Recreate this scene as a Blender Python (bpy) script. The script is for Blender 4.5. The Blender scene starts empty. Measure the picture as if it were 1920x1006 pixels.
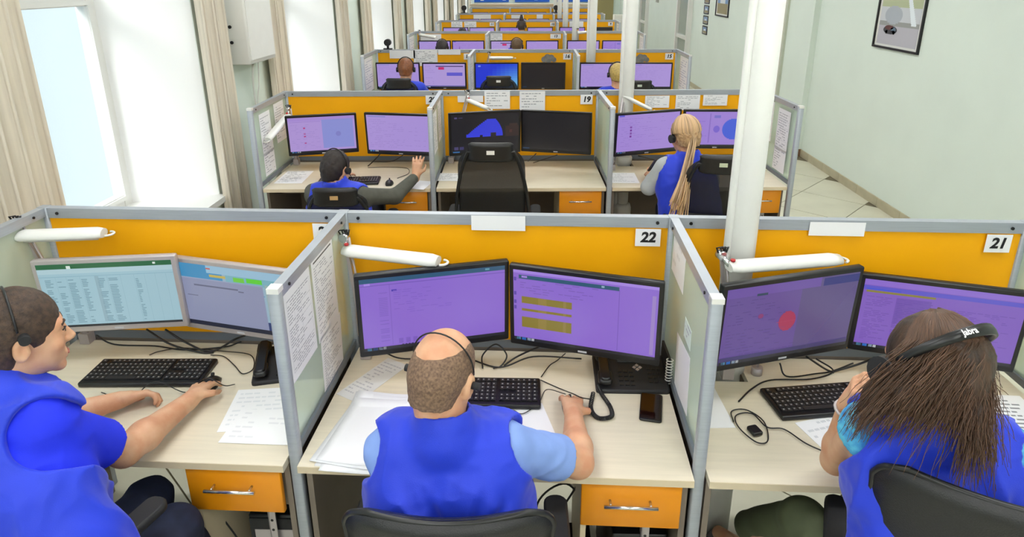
import bpy, bmesh, math, random
import numpy as np
from mathutils import Vector, Matrix, Euler

# ------------------------------------------------------------------ camera, sky, sun, exposure
SC = bpy.context.scene
COL = SC.collection
R_ = random.Random(7)
FPX = 1220.0
cd = bpy.data.cameras.new('camera'); cam = bpy.data.objects.new('camera', cd); COL.objects.link(cam)
cd.sensor_width = 36.0; cd.lens = 36.0 * FPX / 1920.0; cd.shift_y = -(503 - 366) / 1920.0
cd.clip_start = 0.02; cd.clip_end = 200
Rw = Matrix(((0.99955550, -0.00562372, 0.02927765), (0.02956124, 0.31428261, -0.94886910), (-0.00386528, 0.94931281, 0.31430916)))
cam.matrix_world = Matrix.Translation((0, 0, 2.14)) @ Rw.to_4x4()
SC.camera = cam
SC.view_settings.view_transform = 'Standard'; SC.view_settings.look = 'None'
SC.view_settings.gamma = 1; SC.view_settings.use_curve_mapping = False
SC.view_settings.exposure = 0.0
SC.cycles.use_denoising = True
SC.cycles.max_bounces = 7; SC.cycles.diffuse_bounces = 4; SC.cycles.transparent_max_bounces = 12
SC.cycles.sample_clamp_indirect = 6

w = bpy.data.worlds.new('sky'); SC.world = w; w.use_nodes = True
bg = w.node_tree.nodes['Background']
bg.inputs[0].default_value = (0.80, 0.93, 1.0, 1); bg.inputs[1].default_value = 1.15
sl = bpy.data.lights.new('sun', 'SUN'); sl.energy = 7.0; sl.angle = math.radians(40); sl.color = (1, .97, .92)
so = bpy.data.objects.new('sun', sl); COL.objects.link(so)
so.rotation_euler = Vector((.30, 1.0, -.75)).to_track_quat('-Z', 'Y').to_euler()
LIGHT_E = 11.0          # radiance of the ceiling panels

# ------------------------------------------------------------------ helpers
def lin(c): c /= 255.0; return c / 12.92 if c <= .04045 else ((c + .055) / 1.055) ** 2.4
def C(r, g, b): return (lin(r), lin(g), lin(b), 1.0)

_m = {}
def mat(name, col, rough=.5, metal=0, spec=.5, noise=0, nscale=30, bump=0, bscale=200, emit=None, stretch=None, coat=0, col2=None, sheen=0):
    if name in _m: return _m[name]
    m = bpy.data.materials.new(name); m.use_nodes = True; nt = m.node_tree; b = nt.nodes['Principled BSDF']
    b.inputs['Base Color'].default_value = col; b.inputs['Roughness'].default_value = rough
    b.inputs['Metallic'].default_value = metal; b.inputs['Specular IOR Level'].default_value = spec
    if coat: b.inputs['Coat Weight'].default_value = coat; b.inputs['Coat Roughness'].default_value = .1
    if sheen: b.inputs['Sheen Weight'].default_value = sheen
    if emit: b.inputs['Emission Color'].default_value = col; b.inputs['Emission Strength'].default_value = emit
    if noise or bump:
        tc = nt.nodes.new('ShaderNodeTexCoord'); mp = nt.nodes.new('ShaderNodeMapping'); nt.links.new(tc.outputs['Object'], mp.inputs[0])
        if stretch: mp.inputs['Scale'].default_value = stretch
    if noise:
        n = nt.nodes.new('ShaderNodeTexNoise'); n.inputs['Scale'].default_value = nscale; n.inputs['Detail'].default_value = 4
        nt.links.new(mp.outputs[0], n.inputs['Vector'])
        mx = nt.nodes.new('ShaderNodeMix'); mx.data_type = 'RGBA'
        c2 = col2 or tuple(min(1, x * (1 - noise)) for x in col[:3]) + (1,)
        mx.inputs[6].default_value = col; mx.inputs[7].default_value = c2
        rp = nt.nodes.new('ShaderNodeMapRange'); rp.inputs[1].default_value = .35; rp.inputs[2].default_value = .65
        nt.links.new(n.outputs[0], rp.inputs[0]); nt.links.new(rp.outputs[0], mx.inputs[0]); nt.links.new(mx.outputs[2], b.inputs['Base Color'])
    if bump:
        n2 = nt.nodes.new('ShaderNodeTexNoise'); n2.inputs['Scale'].default_value = bscale; n2.inputs['Detail'].default_value = 3
        nt.links.new(mp.outputs[0], n2.inputs['Vector'])
        bp = nt.nodes.new('ShaderNodeBump'); bp.inputs['Strength'].default_value = bump; bp.inputs['Distance'].default_value = .004
        nt.links.new(n2.outputs[0], bp.inputs['Height']); nt.links.new(bp.outputs[0], b.inputs['Normal'])
    _m[name] = m; return m

def attr_mat(name, emit=0, rough=.7):
    m = bpy.data.materials.new(name); m.use_nodes = True; nt = m.node_tree; b = nt.nodes['Principled BSDF']
    a = nt.nodes.new('ShaderNodeAttribute'); a.attribute_name = 'Col'
    b.inputs['Roughness'].default_value = rough
    if emit:
        b.inputs['Base Color'].default_value = (.02, .02, .025, 1); b.inputs['Roughness'].default_value = .25
        nt.links.new(a.outputs['Color'], b.inputs['Emission Color']); b.inputs['Emission Strength'].default_value = emit
    else: nt.links.new(a.outputs['Color'], b.inputs['Base Color'])
    return m

class MB:
    """collects boxes, tubes and sheets and builds them as one mesh"""
    def __init__(s): s.v = []; s.f = []; s.sm = []; s.c = []; s.mi = []; s.cm = 0; s.cc = (1, 1, 1, 1); s.usec = False
    def add(s, vs, fs, smooth=False):
        o = len(s.v); s.v += [tuple(v) for v in vs]
        for f in fs: s.f.append(tuple(i + o for i in f)); s.sm.append(smooth); s.c.append(s.cc); s.mi.append(s.cm)
        return s
    def color(s, c): s.cc = c; s.usec = True; return s
    def box(s, a, b, M=None):
        x0, y0, z0 = a; x1, y1, z1 = b
        vs = [Vector(p) for p in ((x0, y0, z0), (x1, y0, z0), (x1, y1, z0), (x0, y1, z0), (x0, y0, z1), (x1, y0, z1), (x1, y1, z1), (x0, y1, z1))]
        if M: vs = [M @ v for v in vs]
        return s.add(vs, [(0, 3, 2, 1), (4, 5, 6, 7), (0, 1, 5, 4), (1, 2, 6, 5), (2, 3, 7, 6), (3, 0, 4, 7)])
    def cbox(s, c, d, M=None):
        return s.box([c[i] - d[i] / 2 for i in range(3)], [c[i] + d[i] / 2 for i in range(3)], M)
    def rbox(s, a, b, r, M=None, seg=3, axis=2):
        """box with rounded upright edges (along axis) and a small chamfer"""
        ax = [0, 1, 2]; ax.remove(axis); i, j = ax; k = axis
        r = min(r, abs(b[i] - a[i]) / 2 - 1e-5, abs(b[j] - a[j]) / 2 - 1e-5); ch = min(r * .5, abs(b[k] - a[k]) * .25)
        prof = []
        for cx, cy, a0 in ((b[i] - r, b[j] - r, 0), (a[i] + r, b[j] - r, 90), (a[i] + r, a[j] + r, 180), (b[i] - r, a[j] + r, 270)):
            for t in range(seg + 1):
                q = math.radians(a0 + 90 * t / seg); prof.append((cx, cy, math.cos(q), math.sin(q)))
        rings = []
        for z, ins in ((a[k], ch), (a[k] + ch, 0), (b[k] - ch, 0), (b[k], ch)):
            ring = []
            for cx, cy, c_, s_ in prof:
                p = [0, 0, 0]; p[i] = cx + c_ * (r - ins); p[j] = cy + s_ * (r - ins); p[k] = z
                p = Vector(p); ring.append(M @ p if M else p)
            rings.append(ring)
        return s.rings(rings, True, True)
    def rings(s, rings, closed=True, caps=True, smooth=True):
        n = len(rings[0]); vs = [v for r in rings for v in r]; fs = []
        for k in range(len(rings) - 1):
            for t in range(n if closed else n - 1):
                fs.append((k * n + t, k * n + (t + 1) % n, (k + 1) * n + (t + 1) % n, (k + 1) * n + t))
        s.add(vs, fs, smooth)
        if caps:
            o = len(s.v) - len(vs)
            s.f.append(tuple(o + t for t in range(n))[::-1]); s.f.append(tuple(o + (len(rings) - 1) * n + t for t in range(n)))
            s.sm += [False, False]; s.c += [s.cc, s.cc]; s.mi += [s.cm, s.cm]
        return s
    def tube(s, pts, r, n=8, r1=None, smooth=True):
        pts = [Vector(p) for p in pts]; rings = []; up = None
        for i, p in enumerate(pts):
            d = (pts[min(i + 1, len(pts) - 1)] - pts[max(i - 1, 0)]).normalized()
            if up is None: up = d.orthogonal().normalized()
            up = (up - d * up.dot(d)); up = up.normalized() if up.length > 1e-6 else d.orthogonal().normalized()
            sd = d.cross(up); rr = r if r1 is None else r + (r1 - r) * i / (len(pts) - 1)
            rings.append([p + (up * math.cos(2 * math.pi * t / n) + sd * math.sin(2 * math.pi * t / n)) * rr for t in range(n)])
        return s.rings(rings, True, True, smooth)
    def cyl(s, p0, p1, r, n=16, r1=None): return s.tube([p0, p1], r, n, r1)
    def lathe(s, prof, n=20, c=(0, 0)):
        return s.rings([[Vector((c[0] + r * math.cos(2 * math.pi * t / n), c[1] + r * math.sin(2 * math.pi * t / n), z)) for t in range(n)] for r, z in prof])
    def quad(s, a, b, c, d): return s.add([a, b, c, d], [(0, 1, 2, 3)])
    def slab(s, outline, z0, z1):
        n = len(outline); vs = [(x, y, z0) for x, y in outline] + [(x, y, z1) for x, y in outline]
        fs = [tuple(range(n))[::-1], tuple(range(n, 2 * n))] + [(i, (i + 1) % n, n + (i + 1) % n, n + i) for i in range(n)]
        return s.add(vs, fs)
    def mesh(s, name, mats):
        me = bpy.data.meshes.new(name); me.from_pydata(s.v, [], s.f); me.update()
        if not isinstance(mats, (list, tuple)): mats = [mats]
        for m in mats: me.materials.append(m)
        me.polygons.foreach_set('use_smooth', s.sm)
        if len(mats) > 1: me.polygons.foreach_set('material_index', s.mi)
        if s.usec:
            ca = me.color_attributes.new('Col', 'FLOAT_COLOR', 'CORNER')
            arr = np.array([c for f, c in zip(s.f, s.c) for _ in f], dtype=np.float32).ravel(); ca.data.foreach_set('color', arr)
        return me
    def build(s, name, mats, parent=None, loc=None, rot=None):
        return link(name, s.mesh(name, mats), parent, loc, rot)

def link(name, me, parent=None, loc=None, rot=None):
    o = bpy.data.objects.new(name, me); COL.objects.link(o)
    if parent: o.parent = parent
    if loc is not None: o.location = loc
    if rot is not None: o.rotation_euler = rot
    return o
def tag(o, label=None, cat=None, group=None, kind=None):
    if label: o['label'] = label
    if cat: o['category'] = cat
    if group: o['group'] = group
    if kind: o['kind'] = kind
    return o
def empty(name, loc=(0, 0, 0), rz=0, label=None, cat=None, group=None):
    o = bpy.data.objects.new(name, None); COL.objects.link(o); o.location = loc
    o.rotation_euler = (0, 0, rz) if not isinstance(rz, (tuple, list)) else rz
    o.empty_display_size = .05
    return tag(o, label, cat, group)
def dup(root, loc=None, rz=None, label=None, group=None):
    r = root.copy(); COL.objects.link(r)
    if loc is not None: r.location = loc
    if rz is not None: r.rotation_euler = (0, 0, rz) if not isinstance(rz, (tuple, list)) else rz
    if label: r['label'] = label
    if group: r['group'] = group
    for ch in list(root.children):
        c = ch.copy(); COL.objects.link(c); c.parent = r
        for g in list(ch.children):
            d = g.copy(); COL.objects.link(d); d.parent = c
    return r
def bez(pts, n=8):
    """catmull-rom through the points"""
    P = [Vector(p) for p in pts]; P = [P[0] * 2 - P[1]] + P + [P[-1] * 2 - P[-2]]; out = []
    for i in range(1, len(P) - 2):
        for k in range(n):
            t = k / n; a, b, c, d = P[i - 1], P[i], P[i + 1], P[i + 2]
            out.append(.5 * ((2 * b) + (c - a) * t + (2 * a - 5 * b + 4 * c - d) * t * t + (3 * b - 3 * c + d - a) * t ** 3))
    out.append(P[-2]); return out

# materials
ALU = mat('brushed_aluminium', C(168, 174, 182), .38, .25, noise=.08, nscale=8, stretch=(1, 1, 20))
ALUD = mat('dark_grey_rail', C(112, 120, 130), .45, .2)
ORG = mat('orange_laminate', C(255, 180, 4), .5, spec=.3, noise=.05, nscale=4)
ORGF = mat('orange_drawer_front', C(240, 152, 14), .4, noise=.05, nscale=5)
WOOD = mat('pale_birch_laminate', C(224, 214, 192), .38, noise=.07, nscale=5, stretch=(1, 14, 6))
WOODE = mat('birch_edge_band', C(214, 198, 168), .5)
BRN = mat('grey_brown_board', C(128, 116, 104), .6, noise=.12, nscale=6)
WHITE = mat('white_enamel', C(232, 232, 228), .35, noise=.03, nscale=10)
WPL = mat('white_plastic', C(226, 226, 222), .3)
BLK = mat('black_plastic', C(20, 20, 22), .35)
BLKM = mat('matt_black_plastic', C(30, 30, 33), .6, bump=.2, bscale=600)
SIL = mat('silver_plastic', C(186, 178, 178), .35, .3)
CHR = mat('chrome', C(215, 215, 218), .18, .9)
LEA = mat('black_faux_leather', C(24, 24, 26), .42, bump=.35, bscale=350)
FAB = mat('black_chair_fabric', C(22, 22, 26), .85, bump=.4, bscale=500)
KEY = mat('black_keycaps', C(34, 34, 36), .5)
RED = mat('red_plastic', C(190, 30, 34), .4)
DARK = mat('dark_void', C(14, 12, 12), .8)
WALLM = mat('pale_green_wall_paint', C(220, 231, 222), .7, noise=.035, nscale=2, bump=.1, bscale=120)
WALLW = mat('off_white_plaster', C(226, 226, 216), .7, noise=.03, nscale=3)
REV = mat('white_window_reveal', C(245, 246, 246), .6, noise=.01, nscale=3)
TILE = mat('beige_floor_tile', C(208, 205, 184), .35, noise=.10, nscale=3, bump=.05, bscale=60)
GROUT = mat('floor_grout', C(120, 112, 88), .8, noise=.2, nscale=40)
SKT = mat('tan_skirting_tile', C(184, 176, 148), .4, noise=.12, nscale=7)
CURT = mat('beige_sheer_curtain', C(246, 238, 222), .8, noise=.13, nscale=3, stretch=(20, 20, 1))  # vertical noise bands put pleat light and shade into the cloth colour
_n = CURT.node_tree; _tl = _n.nodes.new('ShaderNodeBsdfTranslucent'); _tl.inputs[0].default_value = C(240, 230, 212); _ms = _n.nodes.new('ShaderNodeMixShader'); _ms.inputs[0].default_value = .22
_n.links.new(_n.nodes['Principled BSDF'].outputs[0], _ms.inputs[1]); _n.links.new(_tl.outputs[0], _ms.inputs[2]); _n.links.new(_ms.outputs[0], _n.nodes['Material Output'].inputs[0])
PRINT = attr_mat('printed_paper'); SCREEN = attr_mat('lit_screen', emit=.88)

def glass_mat(name, tint, opac, tr=.0):
    m = bpy.data.materials.new(name); m.use_nodes = True; nt = m.node_tree; nt.nodes.remove(nt.nodes['Principled BSDF'])
    out = nt.nodes['Material Output']; t = nt.nodes.new('ShaderNodeBsdfTransparent'); t.inputs[0].default_value = tint
    d = nt.nodes.new('ShaderNodeBsdfDiffuse'); d.inputs[0].default_value = C(228, 238, 226)
    tl = nt.nodes.new('ShaderNodeBsdfTranslucent'); tl.inputs[0].default_value = C(232, 242, 232)
    g = nt.nodes.new('ShaderNodeBsdfGlossy'); g.inputs['Roughness'].default_value = .18
    a = nt.nodes.new('ShaderNodeMixShader'); a.inputs[0].default_value = .4; nt.links.new(d.outputs[0], a.inputs[1]); nt.links.new(tl.outputs[0], a.inputs[2])
    b = nt.nodes.new('ShaderNodeMixShader'); b.inputs[0].default_value = opac; nt.links.new(t.outputs[0], b.inputs[1]); nt.links.new(a.outputs[0], b.inputs[2])
    c = nt.nodes.new('ShaderNodeMixShader'); c.inputs[0].default_value = .05; nt.links.new(b.outputs[0], c.inputs[1]); nt.links.new(g.outputs[0], c.inputs[2])
    nt.links.new(c.outputs[0], out.inputs[0]); return m
FROST = glass_mat('greenish_divider_glass', (.86, .93, .88, 1), .46)
PANE = glass_mat('clear_window_glass', (.96, .985, 1, 1), .03)

# ------------------------------------------------------------------ the room
XL, XR, YN, YF, ZC = -2.22, 3.42, -6.0, 26.0, 3.3
XG = -2.75                                   # plane of the window panes
# floor: 60 cm tiles laid on the diagonal
fb = MB(); fb.box((XL - .5, YN, -.06), (XR + .3, YF, -.006)); floor = fb.build('floor', GROUT); tag(floor, kind='structure')
T = .62; ca = math.cos(math.radians(46.8)); sa = math.sin(math.radians(46.8)); O = Vector((3.293, 7.10))
u = Vector((ca, sa)); v = Vector((-sa, ca))
tm = MB(); e = .004; tm.box((e, e, -.006), (T - e, T - e, 0)); tme = tm.mesh('tile', TILE)
far = MB(); cnt = 0; cells = []
for i in range(-50, 51):
    for j in range(-50, 51):
        c = O + u * (i + .5) * T + v * (j + .5) * T
        if XL - .3 < c.x < XR + .2 and YN < c.y < YF: cells.append((i, j, c))
def vis(c): return 2.0 < c.x and 3.0 < c.y < 9.5 or (c.y < 2.6 and c.y > .9 and c.x > -1.6 and c.x < 1.6)
Mz = Matrix.Rotation(math.atan2(sa, ca), 4, 'Z')
for i, j, c in cells:
    p = O + u * i * T + v * j * T
    if vis(c): link('tile', tme, floor, (p.x, p.y, 0), (0, 0, math.atan2(sa, ca)))
    else:
        Mt = Matrix.Translation((p.x, p.y, 0)) @ Mz; far.box((e, e, -.006), (T - e, T - e, 0), Mt)
tag(far.build('far_tiles', TILE, floor), kind='stuff')
cb = MB(); cb.box((XL - .5, YN, ZC), (XR + .3, YF, ZC + .05)); ceil = cb.build('ceiling', WALLW); tag(ceil, kind='structure')
# right wall with its pilaster step at y=8.12, near part on XR, beyond it 7 cm proud
rw = MB(); rw.box((XR, YN, 0), (XR + .2, 8.12, ZC)); rw.box((XR - .07, 8.12, 0), (XR + .2, YF, ZC)); wr = rw.build('wall_right', WALLM); tag(wr, kind='structure')
def skirt(x, y0, y1, side, nm):
    root = empty(nm, (0, 0, 0)); tag(root, kind='structure')
    bb = MB(); bb.box((x, y0, 0), (x + side * .006, y1, .085)); bb.build('backing', GROUT, root)
    L = .42; y = y0; k = 0
    while y < min(y1, 14):
        t = MB(); t.box((x, 0.002, 0), (x - .013 * (1 if side > 0 else -1), min(L, y1 - y) - .002, .09)); t.build('skirting_tile', SKT, root, (0, y, 0)); y += L
    if y1 > 14: t = MB(); t.box((x, 0, 0), (x - .013, y1 - y, .09)); t.build('skirting_strip', SKT, root, (0, y, 0))
    return root
skirt(XR, YN, 8.12, 1, 'baseboard_right')
b2 = skirt(XR - .07, 8.12, YF, 1, 'baseboard_right.001')
ec = MB(); ec.box((XR - .085, 8.105, 0), (XR, 8.12, .09)); ec.build('skirting_end', mat('brown_tile_end', C(128, 98, 74), .5), b2)
# pale vertical board / door leaf further along, plus door frames
tr = MB(); tr.box((XR - .085, 8.95, .09), (XR - .068, 9.75, 2.5)); tag(tr.build('door_1', mat('off_white_door', C(206, 206, 192), .5), None), kind='structure')
g = MB()
for a, b_ in ((8.90, 8.95), (9.75, 9.80)): g.box((XR - .1, a, .0), (XR - .06, b_, 2.55))
g.box((XR - .1, 8.90, 2.5), (XR - .06, 9.80, 2.55)); tag(g.build('trim_1', mat('door_frame_paint', C(190, 196, 178), .5)), kind='structure')
for n_, (ya, yb) in enumerate(((14.3, 15.3), (19.6, 20.6))):
    d = MB(); d.box((XR - .1, ya, 0), (XR - .068, yb, 2.3)); o = d.build('door_%d' % (n_ + 2), mat('grey_glazed_door', C(150, 160, 150), .2)); tag(o, kind='structure')
    fr = MB()
    for y in (ya - .1, yb): fr.box((XR - .16, y, 0), (XR - .06, y + .1, 2.4))
    fr.box((XR - .16, ya - .1, 2.3), (XR - .06, yb + .1, 2.4)); fr.box((XR - .14, ya, .9), (XR - .09, yb, .98)); fr.build('door_frame', WPL, o)
fw = MB(); fw.box((XL - .5, YF, 0), (XR + .3, YF + .1, ZC)); tag(fw.build('wall_back', WALLM), kind='structure')
nw = MB(); nw.box((XL - .5, YN - .1, 0), (XR + .3, YN, ZC)); tag(nw.build('wall_front', WALLM), kind='structure')
# left wall: piers between deep splayed window openings
WINS = [(2.62 + 3.14 * k, 4.34 + 3.14 * k) for k in range(-2, 7)]
ZS, ZT = .70, 2.75
lw = MB(); prev = YN
for a, b_ in WINS:
    a = max(a, YN + .05)
    lw.slab([(XL, prev), (XL, a), (XG, a + .22), (XG - .08, a + .22), (XG - .08, prev)], 0, ZC); prev = b_
    lw.box((XG - .08, a, 0), (XL, b_, ZS - .04)); lw.box((XG - .08, a, ZT), (XL, b_, ZC))
lw.slab([(XL, prev), (XL, YF), (XG - .08, YF), (XG - .08, prev)], 0, ZC)
# right-hand splays of the piers
lwo = lw.build('wall_left', WALLM); tag(lwo, kind='structure')
for n_, (a, b_) in enumerate(WINS):
    a = max(a, YN + .05)
    root = empty('window_%d' % (n_ + 1), (XG, (a + b_) / 2, ZS)); tag(root, kind='structure')
    def W(x, y, z): return (x - XG, y - (a + b_) / 2, z - ZS)
    rv = MB()
    rv.slab([W(XL + .002, b_ + .002, 0)[:2], W(XG, b_ - .20, 0)[:2], W(XG - .02, b_ + .002, 0)[:2]], 0, ZT - ZS)
    rv.slab([W(XL + .002, a - .002, 0)[:2], W(XG - .02, a - .002, 0)[:2], W(XG, a + .225, 0)[:2]], 0, ZT - ZS)
    rv.build('reveal', REV, root)
    s_ = MB(); s_.box(W(XG, a + .0, ZS - .04), W(XL + .06, b_ - .0, ZS)); s_.build('window_sill', WPL, root)
    y0, y1 = a + .22, b_ - .20; ym = y0 + (y1 - y0) * .42
    f_ = MB(); q = .045
    for (p0, p1, z0, z1) in ((y0, y0 + q, ZS, ZT), (y1 - q, y1, ZS, ZT), (ym - q / 2, ym + q / 2, ZS, ZT), (y0, y1, ZS, ZS + q), (y0, y1, ZT - q, ZT), (y0, y1, 2.03, 2.03 + q)):
        dz_ = .0 if z1 - z0 > 1 else .004
        f_.box(W(XG - .05 + dz_, p0 - .03 + dz_, z0 - .03 - dz_), W(XG + .02 - dz_, p1 + .03 - dz_, z1 + .03 + dz_))
    f_.build('window_frame', WPL, root)
    for (p0, p1, z0, z1) in ((y0 + q, ym - q / 2, ZS + q, 2.03), (ym + q / 2, y1 - q, ZS + q, 2.03), (y0 + q, ym - q / 2, 2.03 + q, ZT - q), (ym + q / 2, y1 - q, 2.03 + q, ZT - q)):
        sa_ = MB(); r_ = .028
        for (c0, c1, e0, e1) in ((p0, p0 + r_, z0, z1), (p1 - r_, p1, z0, z1), (p0 + r_, p1 - r_, z0, z0 + r_), (p0 + r_, p1 - r_, z1 - r_, z1)): sa_.box(W(XG - .03, c0, e0), W(XG + .03, c1, e1))
        so_ = sa_.build('sash', WPL, root)
        pn = MB(); pn.box(W(XG - .004, p0 + r_, z0 + r_), W(XG + .004, p1 - r_, z1 - r_)); pn.build('pane', PANE, so_)
# pleated curtains hanging either side of every window
def curtain(y0, y1, label, amp=.035, n=None, grp=None, x=XL + .05):
    n = n or max(3, int((y1 - y0) / .075)); N = n * 8; pts = []
    for i in range(N + 1):
        t = i / N; y = y0 + (y1 - y0) * t
        pts.append((x + amp * math.sin(t * n * 2 * math.pi) + .01 * math.sin(t * 17), y + .012 * math.sin(t * n * 4 * math.pi)))
    m_ = MB(); rows = []
    for z in (.18, .9, 1.7, 2.4, 2.95):
        k = 1 - .12 * (z - .18) / 2.8
        rows.append([Vector((x + (px - x) * k, py, z)) for px, py in pts])
    m_.rings(rows, closed=False, caps=False); back = [[v_ + Vector((-.003, 0, 0)) for v_ in r] for r in rows]
    o = m_.build('curtain', CURT)
    md = o.modifiers.new('thick', 'SOLIDIFY'); md.thickness = .004
    tag(o, label, 'curtain', grp); return o
gc = 'pleated beige curtains along the windows'
ordn = ['', 'nearest', 'second', 'third', 'fourth', 'fifth', 'sixth', 'seventh']
for k, (a, b_) in enumerate(WINS):
    if k < 2: continue
    curtain(a - (.75 if k == 2 else .38), a + (.20 if k == 2 else .05) , 'beige pleated curtain on the near side of the %s window' % ordn[k - 1], grp=gc)
    curtain(b_ - .05, b_ + (.34 if k < 4 else .38), 'beige pleated curtain on the far side of the %s window' % ordn[k - 1], grp=gc)
# white electrical cabinet on the first pier and its cable
ab = empty('wall_cabinet', (XL, 5.05, 1.555), 0, 'white metal wall cabinet with two dark slots between the first two windows', 'cabinet')
m_ = MB(); m_.rbox((0, -.28, 0), (.16, .22, 1.1), .012); m_.build('body', WHITE, ab)
m_ = MB(); m_.box((.16, -.255, .03), (.166, .20, 1.07)); m_.build('door', WHITE, ab)
for z in (.16, .27):
    m_ = MB(); m_.cyl((.045, -.281, z), (.045, -.29, z), .012, 12); m_.cyl((.045, -.289, z), (.045, -.292, z), .007, 10); m_.build('lock', BLK, ab)
cb_ = MB(); cb_.tube(bez([(XL + .06, 5.05, 1.56), (XL + .05, 5.03, 1.40), (XL + .02, 5.1, 1.22), (XL + .02, 5.16, .95), (XL + .02, 5.18, .3)]), .008, 8)
cb_.tube(bez([(XL + .09, 5.08, 1.56), (XL + .07, 5.09, 1.38), (XL + .02, 5.14, 1.2), (XL + .02, 5.2, .9), (XL + .02, 5.21, .3)]), .005, 8)
tag(cb_.build('cable', WPL), 'pair of white cables hanging below the wall cabinet', 'cable')
# ceiling lights (above the frame, they light the room)
LM = mat('light_diffuser', (.985, .99, 1, 1), .5, emit=LIGHT_E)
cl = empty('ceiling_light', (0, 0, ZC), 0, 'unseen white recessed ceiling light panel', 'light', 'ceiling light panels above the desks')
m_ = MB(); m_.box((-.62, -.32, -.03), (.62, .32, -.002)); m_.build('frame', WPL, cl)
m_ = MB(); m_.box((-.59, -.29, -.036), (.59, .29, -.031)); m_.build('diffuser', LM, cl)
first = True
LN = iter('first second third fourth fifth sixth seventh eighth ninth tenth eleventh twelfth thirteenth fourteenth'.split())
for y in (-4.6, -3.2, -1.8, -.4, 1.6, 3.6, 5.9, 8.2, 10.6, 13.2, 16, 19, 22.2, 25):  # rows far behind the camera are added to brighten surfaces facing it
    ln = next(LN)
    for x in (-.95, 1.6):
        lb = 'unseen white ceiling light panel, %s from the near wall on the %s side' % (ln, 'window' if x < 0 else 'aisle')
        if first: cl.location = (x, y, ZC); first = False; cl['label'] = lb
        else: dup(cl, (x, y, ZC), label=lb)

# ------------------------------------------------------------------ rows of booths
ROWS = [  # y of the partition at x=0, angle, desk depth, post x positions, post top z
    dict(y=2.262, a=-.026, d=.675, dd=.63, px=(-1.875, -.705, .522, 1.765)),
    dict(y=5.10, a=.032, d=.72, dd=.72, px=(-1.93, -.712, .526, 1.80)),
    dict(y=8.26, a=.0, d=.70, dd=.70, px=(-1.95, -.718, .53, 1.795)),
    dict(y=11.30, a=-.01, d=.70, dd=.70, px=(-1.97, -.720, .54, 1.78)),
    dict(y=14.45, a=.0, d=.70, dd=.70, px=(-1.97, -.725, .53, 1.785)),
    dict(y=17.55, a=.0, d=.70, dd=.70, px=(-1.90, -.70, .55, 1.80)),
    dict(y=21.2, a=.0, d=.70, dd=.70, px=(-1.90, -.68, .57, 1.80))]
ZP = 1.32; ZD = .75
RN = ['front row', 'second row', 'third row', 'fourth row', 'fifth row', 'sixth row', 'last row']
BN = ['left', 'middle', 'right']
def rw_(r, x, d, z=0.0):
    R = ROWS[r]; c, s = math.cos(R['a']), math.sin(R['a'])
    return Vector((x * c + d * s, R['y'] + x * s - d * c, z))
def bolt(mb, p, n, r=.006):
    p = Vector(p); mb.cyl(p, p + Vector(n) * .004, r, 10)

def back_screen(r, k):
    R = ROWS[r]; x0, x1 = R['px'][k], R['px'][k + 1]; wd = x1 - x0
    root = empty('partition_screen', rw_(r, x0, 0), R['a'], 'orange partition screen in a grey frame behind the %s booth of the %s' % (BN[k], RN[r]), 'partition', 'orange partition screens')
    q = .030
    m = MB(); m.rbox((-.02, -.018, 0), (.02, .018, ZP), .004, seg=1); m.build('post', ALU, root)
    if k == 2: m = MB(); m.rbox((wd - .02, -.018, 0), (wd + .02, .018, ZP), .004, seg=1); m.build('post', ALU, root)
    m = MB(); m.box((.02, -.016, ZP - .042), (wd - .02, .016, ZP - .002)); m.build('top_rail', ALU, root)
    m = MB(); m.box((.02, -.016, ZD + .012), (wd - .02, .016, ZD + .045)); m.build('lower_rail', ALUD, root)
    m = MB(); m.box((.02, -.009, ZD + .045), (wd - .02, .009, ZP - .042)); m.build('panel', ORG, root)
    m = MB(); m.box((.02, -.009, .12), (wd - .02, .009, ZD + .012)); m.build('lower_panel', BRN, root)
    if r < 3:
        for bx in (.06, wd - .06):
            m = MB(); bolt(m, (bx, -.0165, ZP - .022), (0, -1, 0)); m.build('bolt', BLK, root)
    return root

def divider(r, x, end=False, which=''):
    R = ROWS[r]; dd = R['dd']
    root = empty('divider_screen', rw_(r, x, 0), R['a'], which, 'divider', 'glass divider screens between booths')
    y0, y1 = -dd, -.02
    m = MB(); m.rbox((-.017, y0 - .03, 0), (.017, y0, ZP), .004, seg=1); m.build('front_post', ALU, root)
    m = MB(); m.box((-.015, y0, ZP - .035), (.015, y1, ZP - .001)); m.build('top_rail', ALU, root)
    m = MB(); m.box((-.013, y0, ZD + .010), (.013, y1, ZD + .036)); m.build('lower_rail', ALUD, root)
    m = MB(); m.box((-.003, y0, ZD + .036), (.003, y1, ZP - .035)); m.build('glass_panel', FROST, root)
    m = MB(); m.box((-.016, y0 - .032, ZP - .012), (.018, y0 + .004, ZP + .004)); m.build('corner_cap', WPL, root)
    if r < 2:
        for by in (y0 + .05, y1 - .06):
            m = MB(); bolt(m, (.0155, by, ZP - .018), (1, 0, 0), .005); bolt(m, (-.0155, by, ZP - .018), (-1, 0, 0), .005); m.build('bolt', BLK, root)
    return root

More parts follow.
